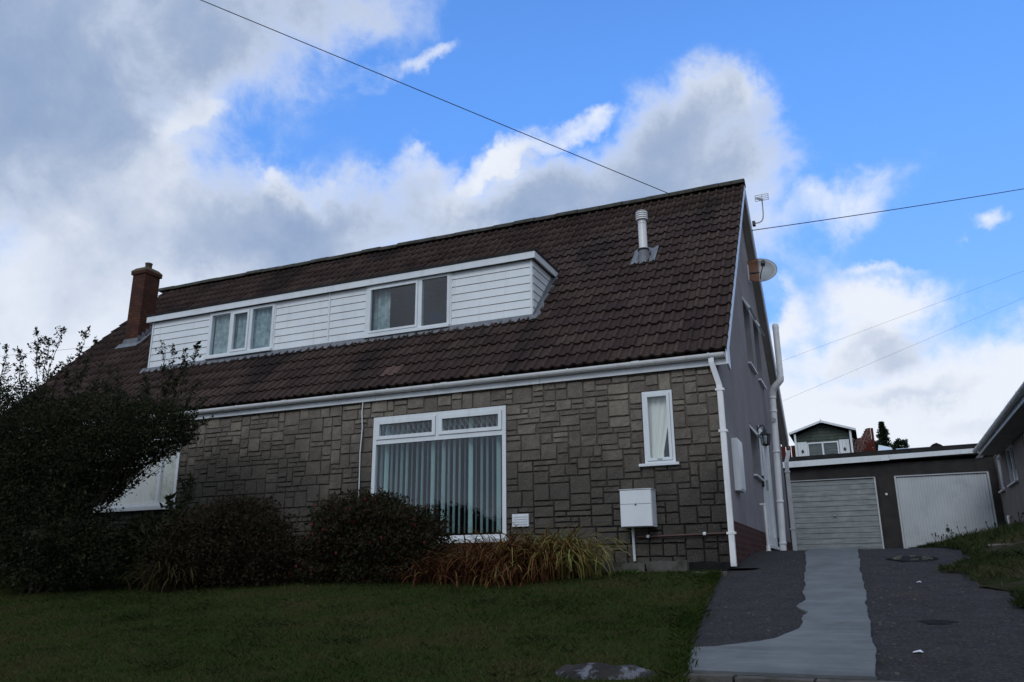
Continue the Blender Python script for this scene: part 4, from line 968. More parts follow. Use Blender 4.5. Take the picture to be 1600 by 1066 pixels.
MB().box(1.80, 2.12, GY-.05, GY-.002, .3, 2.40).build('pier', DARK_WALL, ga)
# left door: weathered planks
x0, x1, z0, z1 = D1
dr = MB().box(x0+.03, x1-.03, GY+.09, GY+.12, z0+.01, z1-.03).build('garage_door', DOOR_G, ga); dr['label'] = 'weathered grey plank up and over door'
b = MB(); b.box(x0, x0+.035, GY+.02, GY+.14, z0, z1); b.box(x1-.035, x1, GY+.02, GY+.14, z0, z1); b.box(x0+.036, x1-.036, GY+.02, GY+.14, z1-.03, z1); b.build('door_frame', GREY_WHITE, ga)
n = 14
for i in range(n):
    za = z0+.015+(z1-.035-z0-.015)*i/n; zc = z0+.015+(z1-.035-z0-.015)*(i+1)/n
    b = MB(); b.add([(x0+.04, GY+.058+rng.uniform(-.003, .003), za+.006), (x1-.04, GY+.058+rng.uniform(-.003, .003), za+.006), (x1-.04, GY+.066, zc-.003), (x0+.04, GY+.066, zc-.003), (x0+.04, GY+.088, za+.006), (x1-.04, GY+.088, za+.006), (x1-.04, GY+.088, zc-.003), (x0+.04, GY+.088, zc-.003)], [(0, 1, 2, 3), (7, 6, 5, 4), (0, 4, 5, 1), (2, 6, 7, 3), (0, 3, 7, 4), (1, 5, 6, 2)])
    b.build('door_plank', DOOR_G, dr)
MB().tube([(.66, GY+.01, 1.45), (.66, GY+.056, 1.45)], .028, 10).build('door_handle', ALU, dr)
# right door: vertical pressed ribs
x0, x1, z0, z1 = D2
pf = []; n = 30
for i in range(n):
    a = x0+.05+(x1-x0-.1)*i/n; s = (x1-x0-.1)/n; pf += [(a, GY+.066), (a+s*.10, GY+.058), (a+s*.86, GY+.058), (a+s*.95, GY+.066)]
pf += [(x1-.05, GY+.075), (x1-.05, GY+.11), (x0+.05, GY+.11)]
dr = MB().prism(pf, 'z', z0+.03, z1-.05).build('garage_door', DOOR_W, ga); dr['label'] = 'white ribbed steel up and over door'
b = MB(); b.box(x0, x0+.045, GY+.02, GY+.14, z0, z1); b.box(x1-.045, x1, GY+.02, GY+.14, z0, z1); b.box(x0+.046, x1-.046, GY+.02, GY+.14, z1-.04, z1); b.build('door_frame', DOOR_W, ga)
MB().tube([(3.22, GY+.01, 1.03), (3.22, GY+.056, 1.03)], .042, 12).build('door_handle', BLACK, dr); MB().tube([(3.22, GY+.03, 1.13), (3.22, GY+.056, 1.13)], .015, 8).build('lock', BLACK, dr)
MB().tube([(1.95, GY-.075, 1.93), (1.95, GY-.052, 1.93)], .03, 8).build('security_light', WHITE, ga)

# ------------------------------------------------------------------ bungalow at the right
bu = thing('bungalow', 'beige roughcast bungalow at the right edge with white gutter and deep eaves', 'bungalow', (8.5, 7, .7))
BX = 4.47; BH = [(10.15, 11.35, 1.87, 2.67), (12.20, 12.85, 1.87, 2.70), (7.3, 8.8, 1.75, 2.62)]
b = MB(); ysb = sorted(set([3.0, GY-.001]+[v for h in BH for v in h[:2]]))
for a, c in zip(ysb[:-1], ysb[1:]):
    hs = sorted([h for h in BH if h[0] < (a+c)/2 < h[1]]); z = .2; sg = []
    for h in hs: sg.append((z, h[2])); z = h[3]
    sg.append((z, 2.75))
    for p, q in sg:
        for X in (BX, BX+.25): b.add([(X, a, p), (X, c, p), (X, c, q), (X, a, q)], [(0, 1, 2, 3)])
for a, c, p, q in BH: b.add([(BX, a, p), (BX, c, p), (BX, c, q), (BX, a, q), (BX+.25, a, p), (BX+.25, c, p), (BX+.25, c, q), (BX+.25, a, q)], [(0, 1, 5, 4), (3, 7, 6, 2), (0, 4, 7, 3), (1, 2, 6, 5)])
wl = b.build('side_wall', RENDER2, bu)
MB().box(BX-.012, BX-.001, 3.05, GY-.02, .3, 1.0).build('brick_plinth', BRICK, bu)
MB().box(BX, 12.5, 2.75, 2.99, .2, 2.75).build('front_wall', RENDER2, bu); MB().box(BX+.0, 12.5, 18.0, 18.2, .2, 2.75).build('rear_wall', RENDER2, bu); MB().box(12.3, 12.5, 3.0, 17.99, .2, 2.75).build('far_wall', RENDER2, bu)
MB().box(BX, BX+.25, GY+.01, 17.99, 2.99, 3.2).build('side_wall_rear', RENDER2, bu)
MB().box(BX+.26, 12.29, 3.0, 17.98, 2.6, 2.70).build('ceiling', DARKROOM, bu)
for i, (a, c, p, q) in enumerate(BH):
    b = MB(); w_ = .05
    for (ya, yb, za, zb) in ((a, c, p, p+w_), (a, c, q-w_, q), (a, a+w_, p+w_, q-w_), (c-w_, c, p+w_, q-w_)): b.box(BX+.02, BX+.08, ya, yb, za, zb)
    if i == 0: b.box(BX+.022, BX+.078, (a+c)/2-.03, (a+c)/2+.03, p+w_, q-w_)
    w3 = b.build('window', WHITE, bu); MB().box(BX+.045, BX+.051, a+w_, c-w_, p+w_, q-w_).build('pane', GLASS, w3); MB().box(BX-.06, BX+.02, a-.03, c+.03, p-.045, p-.003).build('sill', GREY_WHITE, w3)
EY0, EY1 = 2.4, 12.0
EX = BX-.45
MB().box(EX+.006, EX+.026, EY0, EY1, 2.64, 2.80).build('fascia_board', WHITE, bu); MB().box(EX+.028, BX-.002, EY0, EY1, 2.645, 2.66).build('eaves_soffit', SOFFIT, bu)
MB().prism([(EX+.028, 2.665), (BX, 2.665), (BX, 2.755), (EX+.028, 2.755)], 'y', EY1-.03, EY1).build('eaves_end', SOFFIT, bu)
b = MB(); b.add([(EX-.02, EY0, 2.80), (8.5, EY0, 4.4), (8.5, EY1-4, 4.4), (EX-.02, EY1, 2.80)], [(0, 1, 2, 3)]); b.add([(EX-.02, EY1, 2.80), (8.5, EY1-4, 4.4), (13, EY1, 2.80)], [(0, 1, 2)]); b.add([(13, EY0, 2.80), (8.5, EY0, 4.4), (8.5, EY1-4, 4.4), (13, EY1, 2.80)], [(3, 2, 1, 0)]); rfb = b.build('roof', TILE_A, bu, tone=.4)
md = rfb.modifiers.new('t', 'SOLIDIFY'); md.thickness = .05; md.offset = -1
b = MB(); cxg, czg, r = EX-.055, 2.765, .058
po = [(cxg+r*math.cos(t), czg+r*math.sin(t)) for t in [math.pi+math.pi*i/8 for i in range(9)]]; pi_ = [(cxg+(r-.006)*math.cos(t), czg+(r-.006)*math.sin(t)) for t in [2*math.pi-math.pi*i/8 for i in range(9)]]
b.prism(po+pi_, 'y', EY0, EY1); g2 = b.build('gutter', WHITE_PIPE, bu)
for y in np.arange(3.2, 12, .9): MB().prism([(cxg+(r+.008)*math.cos(t), czg+(r+.008)*math.sin(t)) for t in [math.pi+math.pi*i/8 for i in range(9)]]+[(cxg+(r+.001)*math.cos(t), czg+(r+.001)*math.sin(t)) for t in [2*math.pi-math.pi*i/8 for i in range(9)]], 'y', y-.03, y+.03).build('gutter_bracket', WHITE_PIPE, g2)
b = MB(); b.tube([(BX-.02, 12.0, 1.22), (BX-.07, 11.9, 1.22), (BX-.08, 11.86, 1.18), (BX-.08, 11.86, .80)], .030, 10); b.build('waste_pipe', WHITE_PIPE, bu)

# ------------------------------------------------------------------ summerhouse, fence, conifer, roofs beyond
sh = thing('summerhouse', 'small dark green garden summerhouse with white shutters beyond the garage roof', 'summerhouse', (.22, 23.2, 4.1))
SY = 22.0; sz0, szE, szA = 4.02, 5.02, 5.50
b = MB(); b.prism([(-.72, sz0), (1.16, sz0), (1.16, szE), (.22, szA-.07), (-.72, szE)], 'y', SY+.25, SY+2.3); wl = b.build('shed_wall', SHED, sh)
z = sz0
while z < 5.42:
    zl, zh = z, min(z+.115, 5.43)
    def halfw(zz): return .93 if zz < szE else max(.02, .93*(szA-.07-zz)/(szA-.07-szE))
    b = MB(); h0, h1 = halfw(zl), halfw(zh-.006); b.add([(.22-h0, SY+.225, zl), (.22+h0, SY+.225, zl), (.22+h1, SY+.240, zh-.006), (.22-h1, SY+.240, zh-.006), (.22-h0, SY+.248, zl), (.22+h0, SY+.248, zl), (.22+h1, SY+.248, zh-.006), (.22-h1, SY+.248, zh-.006)], [(0, 1, 2, 3), (7, 6, 5, 4), (0, 4, 5, 1), (2, 6, 7, 3), (0, 3, 7, 4), (1, 5, 6, 2)])
    b.build('cladding_board', SHED, wl); z += .115
for s in (1, -1):
    e = .22+s*1.17; zE = szE+.09
    b = MB(); b.add([(.22, SY-.05, szA), (e, SY-.05, zE), (e, SY+2.4, zE), (.22, SY+2.4, szA), (.22, SY-.05, szA-.045), (e, SY-.05, zE-.045), (e, SY+2.4, zE-.045), (.22, SY+2.4, szA-.045)], [(0, 1, 2, 3), (7, 6, 5, 4), (0, 4, 5, 1), (2, 6, 7, 3), (0, 3, 7, 4), (1, 5, 6, 2)]); b.build('shed_roof', FELT, sh)
    b = MB(); b.add([(.22, SY-.085, szA+.01), (e, SY-.085, zE+.01), (e, SY-.055, zE+.01), (.22, SY-.055, szA+.01), (.22, SY-.085, szA-.07), (e, SY-.085, zE-.07), (e, SY-.055, zE-.07), (.22, SY-.055, szA-.07)], [(0, 1, 2, 3), (7, 6, 5, 4), (0, 4, 5, 1), (2, 6, 7, 3), (0, 3, 7, 4), (1, 5, 6, 2)]); b.build('bargeboard', WHITE, sh)
    MB().box(.22+s*.965-.035, .22+s*.965+.035, SY+.02, SY+.09, sz0, szE+.06 if s < 0 else szE+.06).build('porch_post', WHITE, sh)
MB().box(.205, .235, SY-.10, SY-.09, szA-.09, szA+.06).build('finial', WHITE, sh)
b = MB(); frame_y(b, -.36, .74, 4.12, 4.74, .05, SY+.17, SY+.222); b.box(.155, .215, SY+.172, SY+.220, 4.17, 4.69); sw = b.build('window', WHITE, sh)
MB().box(-.31, .155, SY+.205, SY+.21, 4.17, 4.69).build('pane', GLASS_B, sw); MB().box(.215, .69, SY+.205, SY+.21, 4.17, 4.69).build('pane', GLASS_B, sw)
for a in (-.72, .75):
    for k in range(3): MB().box(a+.012+k*.115, a+.012+k*.115+.110, SY+.19, SY+.221, 4.06, 4.78).build('shutter_board', WHITE, sh)
    c0 = a+.185; MB().prism([(c0, 4.33), (c0+.055, 4.42), (c0, 4.51), (c0-.055, 4.42)], 'y', SY+.182, SY+.189).build('shutter_diamond', BLACK, sh)
rl = thing('deck_railing', 'short grey post and rail at the left of the summerhouse', 'railing', (-.6, 18.2, 3.05))
MB().box(-.18, -.11, 18.25, 18.32, 3.04, 3.52).build('post', SHED, rl); MB().box(-1.2, -.181, 18.27, 18.30, 3.38, 3.43).build('rail', SHED, rl); MB().box(-1.27, -1.2, 18.25, 18.32, 3.04, 3.52).build('post', SHED, rl)
fe = thing('fence', 'red brown curved top fence panel between the summerhouse and the conifer', 'fence', (1.55, 24.0, 4.2))
for i in range(15):
    xx = 1.15+i*.0495; u = i/14; zt = 5.05+.05*u+(.33*smooth01((u-.45)/.4)); MB().box(xx, xx+.048, 24+.006*(i % 2), 24.03+.006*(i % 2), 4.1, float(zt)).build('fence_board', REDWOOD, fe)
MB().box(1.90, 1.99, 24.0, 24.09, 4.1, 5.42).build('fence_post', REDWOOD, fe)
f2 = thing('fence_screen', 'dark low fence to the left behind the summerhouse', 'fence', (-2.0, 24.4, 4.2))
for i in range(10): MB().box(-2.9+i*.2, -2.9+i*.2+.18, 24.4, 24.43, 4.1, 5.0).build('fence_board', REDWOOD, f2)

def leaf_arrays(P, D, L, Wd, rs, fold=.25):
    """one rhombus leaf per row: base P, direction D, length L, width Wd"""
    n = len(P); D = D/np.maximum(1e-6, np.linalg.norm(D, axis=1, keepdims=True))
    r = rs.normal(size=(n, 3)); S = np.cross(D, r); S /= np.maximum(1e-6, np.linalg.norm(S, axis=1, keepdims=True)); N = np.cross(S, D)
    L = np.broadcast_to(L, n)[:, None]; Wd = np.broadcast_to(Wd, n)[:, None]
    a = P; b = P+D*L*.5+S*Wd*.5+N*L*fold*.3; c = P+D*L; d = P+D*L*.5-S*Wd*.5+N*L*fold*.3
    V = np.stack([a, b, c, d], 1).reshape(-1, 3); F = np.arange(4*n).reshape(n, 4); return V, F
def conifer(name, label, x, y, z0, h, r, seed, n=9000):
    rs = np.random.RandomState(seed); t = thing(name, label, 'tree', (x, y, z0))
    MB().tube([(x, y, z0-.1), (x+.03, y, z0+h*.5), (x, y, z0+h*.97)], [r*.10, r*.06, .01], 8).build('trunk', BARK, t)
    tiers = 16; P = []; D = []
    for k in range(tiers):
        f = k/tiers; zz = z0+h*(.08+.9*f); rr = r*(1-f)**.85*rs.uniform(.8, 1.12); nb = 9
        for j in range(nb):
            a = rs.uniform(0, 6.28); ln_ = rr*rs.uniform(.6, 1.1); m = int(n/(tiers*nb)*(1.6-1.2*f)); u = rs.uniform(.1, 1, m)
            q = np.stack([x+np.cos(a)*ln_*u, y+np.sin(a)*ln_*u, zz+ln_*u*(.18-.35*u)], 1)+rs.normal(0, .05*r, (m, 3)); P.append(q)
            D.append(np.tile([np.cos(a), np.sin(a), .25], (m, 1))+rs.normal(0, .5, (m, 3)))
    P = np.concatenate(P); D = np.concatenate(D); V, F = leaf_arrays(P, D, r*.14, r*.06, rs)
    o = arrays('crown', V, F, LF_CON, t, (x, y, z0), tone=np.repeat(rs.uniform(0, 1, len(P)), 4)); o['kind'] = 'stuff'
conifer('conifer_tree', 'dark pointed conifer rising behind the garage roof beside the red brown fence', 2.78, 45, 6.85, 2.40, .78, 3)
rs = np.random.RandomState(5)
def bush(name, label, c, rad, n, mat, leaf, seed, group=None):
    rs = np.random.RandomState(seed); t = thing(name, label, 'bush', (c[0], c[1], c[2]-rad[2]))
    MB().tube([(c[0], c[1], c[2]-rad[2]), (c[0]+.05, c[1], c[2])], .03, 5).build('stem', BARK, t)
    d = rs.normal(size=(n, 3)); d /= np.linalg.norm(d, axis=1, keepdims=True); rr = rs.uniform(.55, 1.0, n)[:, None]*(1+.18*np.sin(d[:, :1]*7+seed)+.15*np.cos(d[:, 2:]*9)); P = np.array(c)+d*rr*np.array(rad)
    V, F = leaf_arrays(P, d+rs.normal(0, .7, (n, 3)), leaf, leaf*.5, rs); o = arrays('foliage', V, F, mat, t, c, tone=np.repeat(rs.uniform(0, 1, n), 4)); o['kind'] = 'stuff'; return t
bush('garden_bush', 'low dark bush at the foot of the distant conifer, left side', (2.15, 44, 7.25), (.45, .45, .62), 1800, LF_CON, .14, 8)
bush('garden_bush', 'small green bush at the right foot of the distant conifer', (3.72, 46, 7.70), (.40, .40, .42), 1500, LF_CON, .14, 9)
def far_roof(name, label, x0, x1, y, z0, z1, dy, mat, wallm, zL=None):
    t = thing(name, label, 'building', ((x0+x1)/2, y+dy/2, z0-1.2)); zL = z1 if zL is None else zL
    MB().box(x0+.05, x1-.05, y+.05, y+dy, z0-1.6, z0-.002).build('wall', wallm, t)
    b = MB(); b.add([(x0, y, z0), (x1, y, z0), (x1-.1, y+dy*.55, z1), (x0+.1, y+dy*.55, zL), (x0, y+dy+.05, z0), (x1, y+dy+.05, z0)], [(0, 1, 2, 3), (5, 4, 3, 2), (4, 0, 3), (1, 5, 2), (0, 4, 5, 1)]); b.build('roof', mat, t)
far_roof('garden_room', 'pale blue white sloping roof of a small garden room in front of the conifer', 2.30, 3.13, 40.0, 6.62, 7.02, 2.2, PALE_ROOF, GREY_WHITE, 7.20)
far_roof('outbuilding', 'long pale flat roof beyond the garages to the right of the conifer', 3.2, 5.2, 40.0, 6.62, 6.98, 3.0, PALE_ROOF, GREY_WHITE)
hv = thing('far_house', 'small far house with a dark roof just showing above the garage roof', 'house', (5.75, 46, 6))
MB().box(5.3, 6.2, 46, 47.5, 5.6, 7.50).build('wall', GREY_WHITE, hv); b = MB(); b.prism([(5.2, 7.45), (6.3, 7.38), (5.95, 7.66), (5.72, 7.78), (5.50, 7.70)], 'y', 45.9, 47.6); b.build('roof', DECK, hv)

# ------------------------------------------------------------------ overhead wires
def wire(name, label, a, b_, r, sag=0.0, r2=None):
    a, b_ = Vector(a), Vector(b_); n = 14; pts = [a.lerp(b_, i/n)+Vector((0, 0, -sag*4*(i/n)*(1-i/n))) for i in range(n+1)]
    b = MB(); b.tube(pts, [r+((r2 or r)-r)*i/n for i in range(n+1)], 6); o = b.build(name, WIREM, None, tuple(a)); return tag(o, label, 'wire')
wa = wire('overhead_wire', 'dark overhead cable slanting down from the top left to the roof ridge', (-1.21, 3.86, 6.80), (-7.9, -1.55, 9.35), .0075, .0)
wire('overhead_wire', 'cable running right from the gable verge under the aerial', (.15, 4.15, 5.93), (8.0, 10.6, 8.62), .008, .04)
wire('overhead_wire', 'upper of the two thin far wires right of the house', (-6, 58, 16.3), (22, 62, 25.2), .0075)
wire('overhead_wire', 'lower of the two thin far wires right of the house', (-6, 58, 12.9), (22, 62, 23.6), .0075)
wire('overhead_wire', 'thin far wire at the left edge behind the big shrub tips', (-110, 60, 29.6), (-80, 60, 28.3), .018)

# ------------------------------------------------------------------ plants
def shrub(name, label, ellipsoids, base, stems, shoots, leaf, mat, seed, dens=60, group=None, fill=9000, sprays=(), leafw=.5):
    """stems from the base, shoots ending on the ellipsoids, leaves along every shoot and filling the mass"""
    rs = np.random.RandomState(seed); t = thing(name, label, 'shrub', base, group)
    P = []; D = []; T = []; sv = []; sf = []
    wts = np.array([e[3]*e[4]*e[5] for e in ellipsoids])**.7; wts = wts/wts.sum()
    B = np.array(base)
    def add_tube(pts, r0, r1):
        n = len(pts); ring = []
        for i in range(n):
            d = pts[min(i+1, n-1)]-pts[max(0, i-1)]; d = d/(np.linalg.norm(d)+1e-9); s = np.cross(d, [.3, .9, .2]); s /= np.linalg.norm(s)+1e-9; u = np.cross(s, d); r = r0+(r1-r0)*i/(n-1)
            ring += [pts[i]+(s*math.cos(a)+u*math.sin(a))*r for a in (0, 2.1, 4.2)]
        k = sum(len(a) for a in sv); sv.append(np.array(ring))
        for i in range(n-1):
            for j in range(3): sf.append((k+i*3+j, k+i*3+(j+1) % 3, k+(i+1)*3+(j+1) % 3, k+(i+1)*3+j))
    for _ in range(shoots):
        e = ellipsoids[rs.choice(len(ellipsoids), p=wts)]; c = np.array(e[:3]); rad = np.array(e[3:6])
        d = rs.normal(size=3); d[2] = d[2]*.9+.25; d /= np.linalg.norm(d); tip = c+d*rad*rs.uniform(.85, 1.12)
        st = c*.55+B*.45+rs.normal(0, .12, 3)*rad; mid = (st+tip)/2+np.array([0, 0, .22*rad[2]])+rs.normal(0, .08, 3); u = np.linspace(0, 1, 9)[:, None]
        pts = st*(1-u)**2+2*mid*u*(1-u)+tip*u**2; add_tube(pts, .008, .002)
        m = dens; s = rs.uniform(.25, 1.0, m)[:, None]; q = st*(1-s)**2+2*mid*s*(1-s)+tip*s**2+rs.normal(0, .035, (m, 3)); tg = (tip-st); tg = tg/np.linalg.norm(tg)
        P.append(q); D.append(np.tile(tg, (m, 1))*.5+rs.normal(0, .7, (m, 3))+np.array([0, 0, .1])); T.append(np.clip(rs.normal(.25+.45*s[:, 0], .22), 0, 1))
    for (a, b_, w) in sprays:                          # upright shoots standing clear of the mass
        a = np.array(a); b_ = np.array(b_); add_tube(np.array([a+(b_-a)*k/5+np.array([.03*math.sin(k*1.7+w), 0, 0]) for k in range(6)]), .009, .003)
        ln_ = np.linalg.norm(b_-a)
        for k in range(int(9*ln_)+4):
            s = rs.uniform(.1, 1); p = a+(b_-a)*s; sd_ = np.array([rs.normal(0, 1), rs.normal(0, .7), rs.uniform(.5, 1.5)]); sd_ /= np.linalg.norm(sd_); L = (.30*(1-s)+.08)*w
            add_tube(np.array([p+sd_*L*v for v in (0, .5, 1)]), .004, .0015); m = int(26*w*(1-.4*s)); v = rs.uniform(.1, 1, m)[:, None]; P.append(p+sd_*L*v+rs.normal(0, .012, (m, 3))); D.append(rs.normal(0, 1, (m, 3))+sd_*.4); T.append(rs.uniform(0, .8, m))
        m = int(70*ln_); v = rs.uniform(0, 1, m)[:, None]; P.append(a+(b_-a)*v+rs.normal(0, .012, (m, 3))); D.append(rs.normal(0, 1, (m, 3))); T.append(rs.uniform(0, .8, m))
    n = fill; ci = rs.choice(len(ellipsoids), n, p=wts); E = np.array(ellipsoids); d = rs.normal(size=(n, 3)); d /= np.linalg.norm(d, axis=1, keepdims=True)
    q = E[ci, :3]+d*E[ci, 3:6]*(rs.uniform(.35, .97, n)**.6)[:, None]*(1+.10*np.sin(d[:, :1]*9+ci[:, None])+.10*np.cos(d[:, 2:]*11+2*ci[:, None])); ok = q[:, 2] > zG(q[:, 1])+.02; q = q[ok]; d = d[ok]
    P.append(q); D.append(d*.6+rs.normal(0, .8, q.shape)); T.append(np.clip(rs.normal(.35, .25, len(q)), 0, 1))
    P = np.concatenate(P); D = np.concatenate(D); T = np.concatenate(T); n = len(P); L = leaf*np.exp(rs.normal(0, .35, n))
    V, F = leaf_arrays(P, D, L, L*leafw, rs); fo = arrays('foliage', V, F, mat, t, base, tone=np.repeat(T, 4)); fo['kind'] = 'stuff'
    for k in range(stems):
        e = ellipsoids[k % len(ellipsoids)]; c = np.array(e[:3]); a = B+np.array([rs.normal(0, .15), rs.normal(0, .1), -.1]); m_ = (a+c)/2+rs.normal(0, .12, 3); add_tube(np.array([a, m_, c]), .035, .012)
    arrays('branches', np.concatenate(sv), sf, BARK, t, base); return t, P
BZ = lambda x, y: float(H(x, y))+.03
# the big shrub at the left: tall mass with sprays against the sky, hollow under its right shoulder
shrub('large_shrub', 'large dark tangled shrub filling the left edge with sprigs against the sky',
      [(-8.85, -2.1, 1.55, 1.15, .85, .85), (-7.45, -1.9, 1.90, .74, .60, .44), (-8.0, -1.95, 1.55, .42, .5, .55), (-9.6, -2.2, 1.95, .9, .8, .85), (-8.7, -2.2, .55, 1.15, .75, .75), (-10.3, -2.2, 1.2, 1.0, .8, 1.4), (-7.9, -2.0, .25, .55, .5, .45), (-8.3, -1.9, 2.15, .75, .55, .42), (-7.18, -1.85, 1.92, .46, .45, .36)],
      (-8.8, -2.1, BZ(-8.8, -2.1)), 10, 520, .036, LF_SHRUB, 21, 75, fill=90000,
      sprays=[((-9.55, -2, 2.6), (-9.80, -2, 3.62), 1), ((-9.45, -2, 2.6), (-9.50, -2, 3.45), 1), ((-9.45, -2.0, 2.6), (-9.22, -2, 3.55), 1), ((-9.3, -2.0, 2.6), (-8.98, -2, 3.08), .8), ((-9.9, -2, 2.6), (-10.1, -2, 3.3), .9), ((-8.95, -1.9, 2.6), (-8.86, -1.9, 3.52), .7), ((-8.85, -1.9, 2.6), (-8.62, -1.9, 3.40), .6), ((-10.25, -2.1, 2.5), (-10.42, -2, 3.45), 1), ((-10.4, -2.1, 2.4), (-10.5, -2, 3.0), 1),
              ((-9.0, -1.9, 2.4), (-9.15, -1.9, 3.0), .6), ((-8.4, -1.8, 2.3), (-8.35, -1.8, 2.95), .6), ((-8.1, -1.8, 2.3), (-8.2, -1.8, 2.85), .5), ((-7.8, -1.7, 2.1), (-7.72, -1.7, 2.72), .6), ((-7.05, -1.7, 2.0), (-6.80, -1.65, 2.62), .7), ((-6.9, -1.7, 1.8), (-6.52, -1.6, 2.05), .6), ((-8.65, -1.8, 2.4), (-8.55, -1.8, 3.0), .5),
              ((-7.42, -1.6, 2.2), (-7.60, -1.6, 3.28), .8), ((-7.40, -1.6, 2.2), (-7.38, -1.6, 3.18), .8), ((-7.32, -1.6, 2.2), (-7.16, -1.6, 3.12), .8), ((-7.3, -1.6, 2.2), (-6.94, -1.6, 3.08), .8), ((-7.7, -1.7, 2.2), (-7.85, -1.6, 2.75), .7), ((-6.95, -1.7, 1.95), (-6.66, -1.6, 2.35), .7)])
shrub('window_shrub', 'low leafy shrub below the left hand house window', [(-7.15, -1.5, .18, .55, .42, .52), (-7.6, -1.5, .35, .4, .4, .4)], (-7.2, -1.5, BZ(-7.2, -1.5)), 4, 70, .075, LF_SHRUB, 23, 50, fill=7000,
      sprays=[((-7.0, -1.5, .5), (-6.93, -1.5, 1.35), 1.0), ((-7.1, -1.5, .5), (-7.25, -1.5, 1.0), .8)], leafw=.35)
shrub('autumn_shrub', 'rounded dark bronze shrub between the large shrub and the red flowered one', [(-6.15, -1.5, .30, 1.05, .62, .66), (-6.65, -1.6, .15, .75, .55, .55), (-5.72, -1.45, .16, .68, .52, .52), (-6.1, -1.4, .62, .65, .45, .42)], (-6.1, -1.35, BZ(-6.1, -1.35)), 8, 260, .036, LF_DRY, 31, 60, fill=30000)
t_, Pf = shrub('fuchsia_bush', 'bushy rounded fuchsia with small red flowers under the left of the big window', [(-4.30, -1.1, .34, 1.0, .60, .66), (-4.70, -1.15, .16, .56, .52, .52), (-3.75, -1.1, .24, .66, .50, .58), (-4.4, -1.05, .66, .74, .45, .38)], (-4.3, -1.0, BZ(-4.3, -1.0)), 8, 300, .038, LF_FUCH, 37, 60, fill=34000)
rsf = np.random.RandomState(3); cand = Pf[(Pf[:, 1] < -1.05)]; sel = cand[rsf.choice(len(cand), 170, replace=False)]+np.array([0, -.03, 0])
V = []; F = []
for p in sel:
    for k in range(3):
        a = rsf.uniform(0, 6.28); n0 = len(V); V += [tuple(p), tuple(p+np.array([.012*math.cos(a), .012*math.sin(a), -.018])), tuple(p+np.array([.004, 0, -.045])), tuple(p+np.array([-.012*math.cos(a), -.012*math.sin(a), -.018]))]; F.append((n0, n0+1, n0+2, n0+3))
o = arrays('flower', V, F, FLOWER, t_, WL[t_.name]); o['kind'] = 'stuff'

def straps(name, label, clumps, mat, seed, cat='plant', tonef=None):
    """arching strap leaves; clumps: (x, y, n, length, spread, tone mean)"""
    rs = np.random.RandomState(seed); c0 = clumps[0]; base = (np.mean([c[0] for c in clumps]), np.mean([c[1] for c in clumps]), BZ(c0[0], c0[1])-.02)
    t = thing(name, label, cat, base); V = []; F = []; T = []
    for (x, y, n, L, sp, tm) in clumps:
        for _ in range(n):
            a = rs.uniform(0, 6.283); l = L*rs.uniform(.6, 1.15); p = np.array([x+rs.normal(0, sp*.25), y+rs.normal(0, sp*.2), 0]); p[2] = BZ(p[0], p[1])-.02
            dirh = np.array([math.cos(a), math.sin(a)*.8-.35]); dirh /= np.linalg.norm(dirh)+1e-6; el0 = rs.uniform(1.0, 1.45); droop = rs.uniform(1.6, 3.0); w = rs.uniform(.010, .021); seg = 7; tn = np.clip(rs.normal(tm, .2), 0, 1)
            q = p.copy(); n0 = len(V); side = np.array([-dirh[1], dirh[0], rs.uniform(-.3, .3)])
            for k in range(seg+1):
                u = k/seg; ww = w*(1-u**2.2)*.5+.0012; V += [tuple(q-side*ww), tuple(q+side*ww)]; T += [min(1, tn+.15*u)]*2
                e = el0-droop*u**1.25; q = q+np.array([dirh[0]*math.cos(e), dirh[1]*math.cos(e), math.sin(e)])*l/seg
                zg = BZ(q[0], q[1])
                if q[2] < zg: q[2] = zg+.004
            for k in range(seg): F.append((n0+2*k, n0+2*k+1, n0+2*k+3, n0+2*k+2))
    o = arrays('strap_leaves', V, F, mat, t, base, tone=T); o['kind'] = 'stuff'; return t
straps('montbretia_clump', 'broad clump of arching orange brown and yellow strap leaves under the big window',
       [(-2.94, -1.15, 253, 0.67, .9, .12), (-2.54, -1.2, 286, 0.79, .9, .15), (-2.39, -.85, 242, 0.92, .8, .30), (-2.09, -1.1, 286, 0.87, .8, .28), (-1.99, -.75, 220, 0.92, .7, .42), (-1.69, -.95, 242, 0.81, .6, .80), (-1.79, -.75, 165, 0.87, .5, .85), (-2.79, -.8, 176, 0.87, .7, .25), (-3.24, -1.3, 132, 0.54, .7, .15), (-2.24, -1.45, 165, 0.54, 1.0, .3)], LF_STRAP, 41)
straps('strap_grass', 'dried yellow brown grassy leaves flopping at the left foot of the bronze shrub', [(-6.75, -1.95, 120, .75, .5, .45), (-6.5, -2.0, 90, .65, .5, .35), (-6.9, -1.8, 40, .8, .3, .6)], leaf_material('dull_strap_leaf', [(.02, .012, .007), (.036, .026, .012), (.055, .046, .018), (.075, .068, .026)], .8, .1), 43)
straps('bright_weed', 'small bright green weed growing against the concrete kerb', [(-1.15, -.62, 70, .10, .5, .5)], LF_BRIGHT, 44, 'weed')

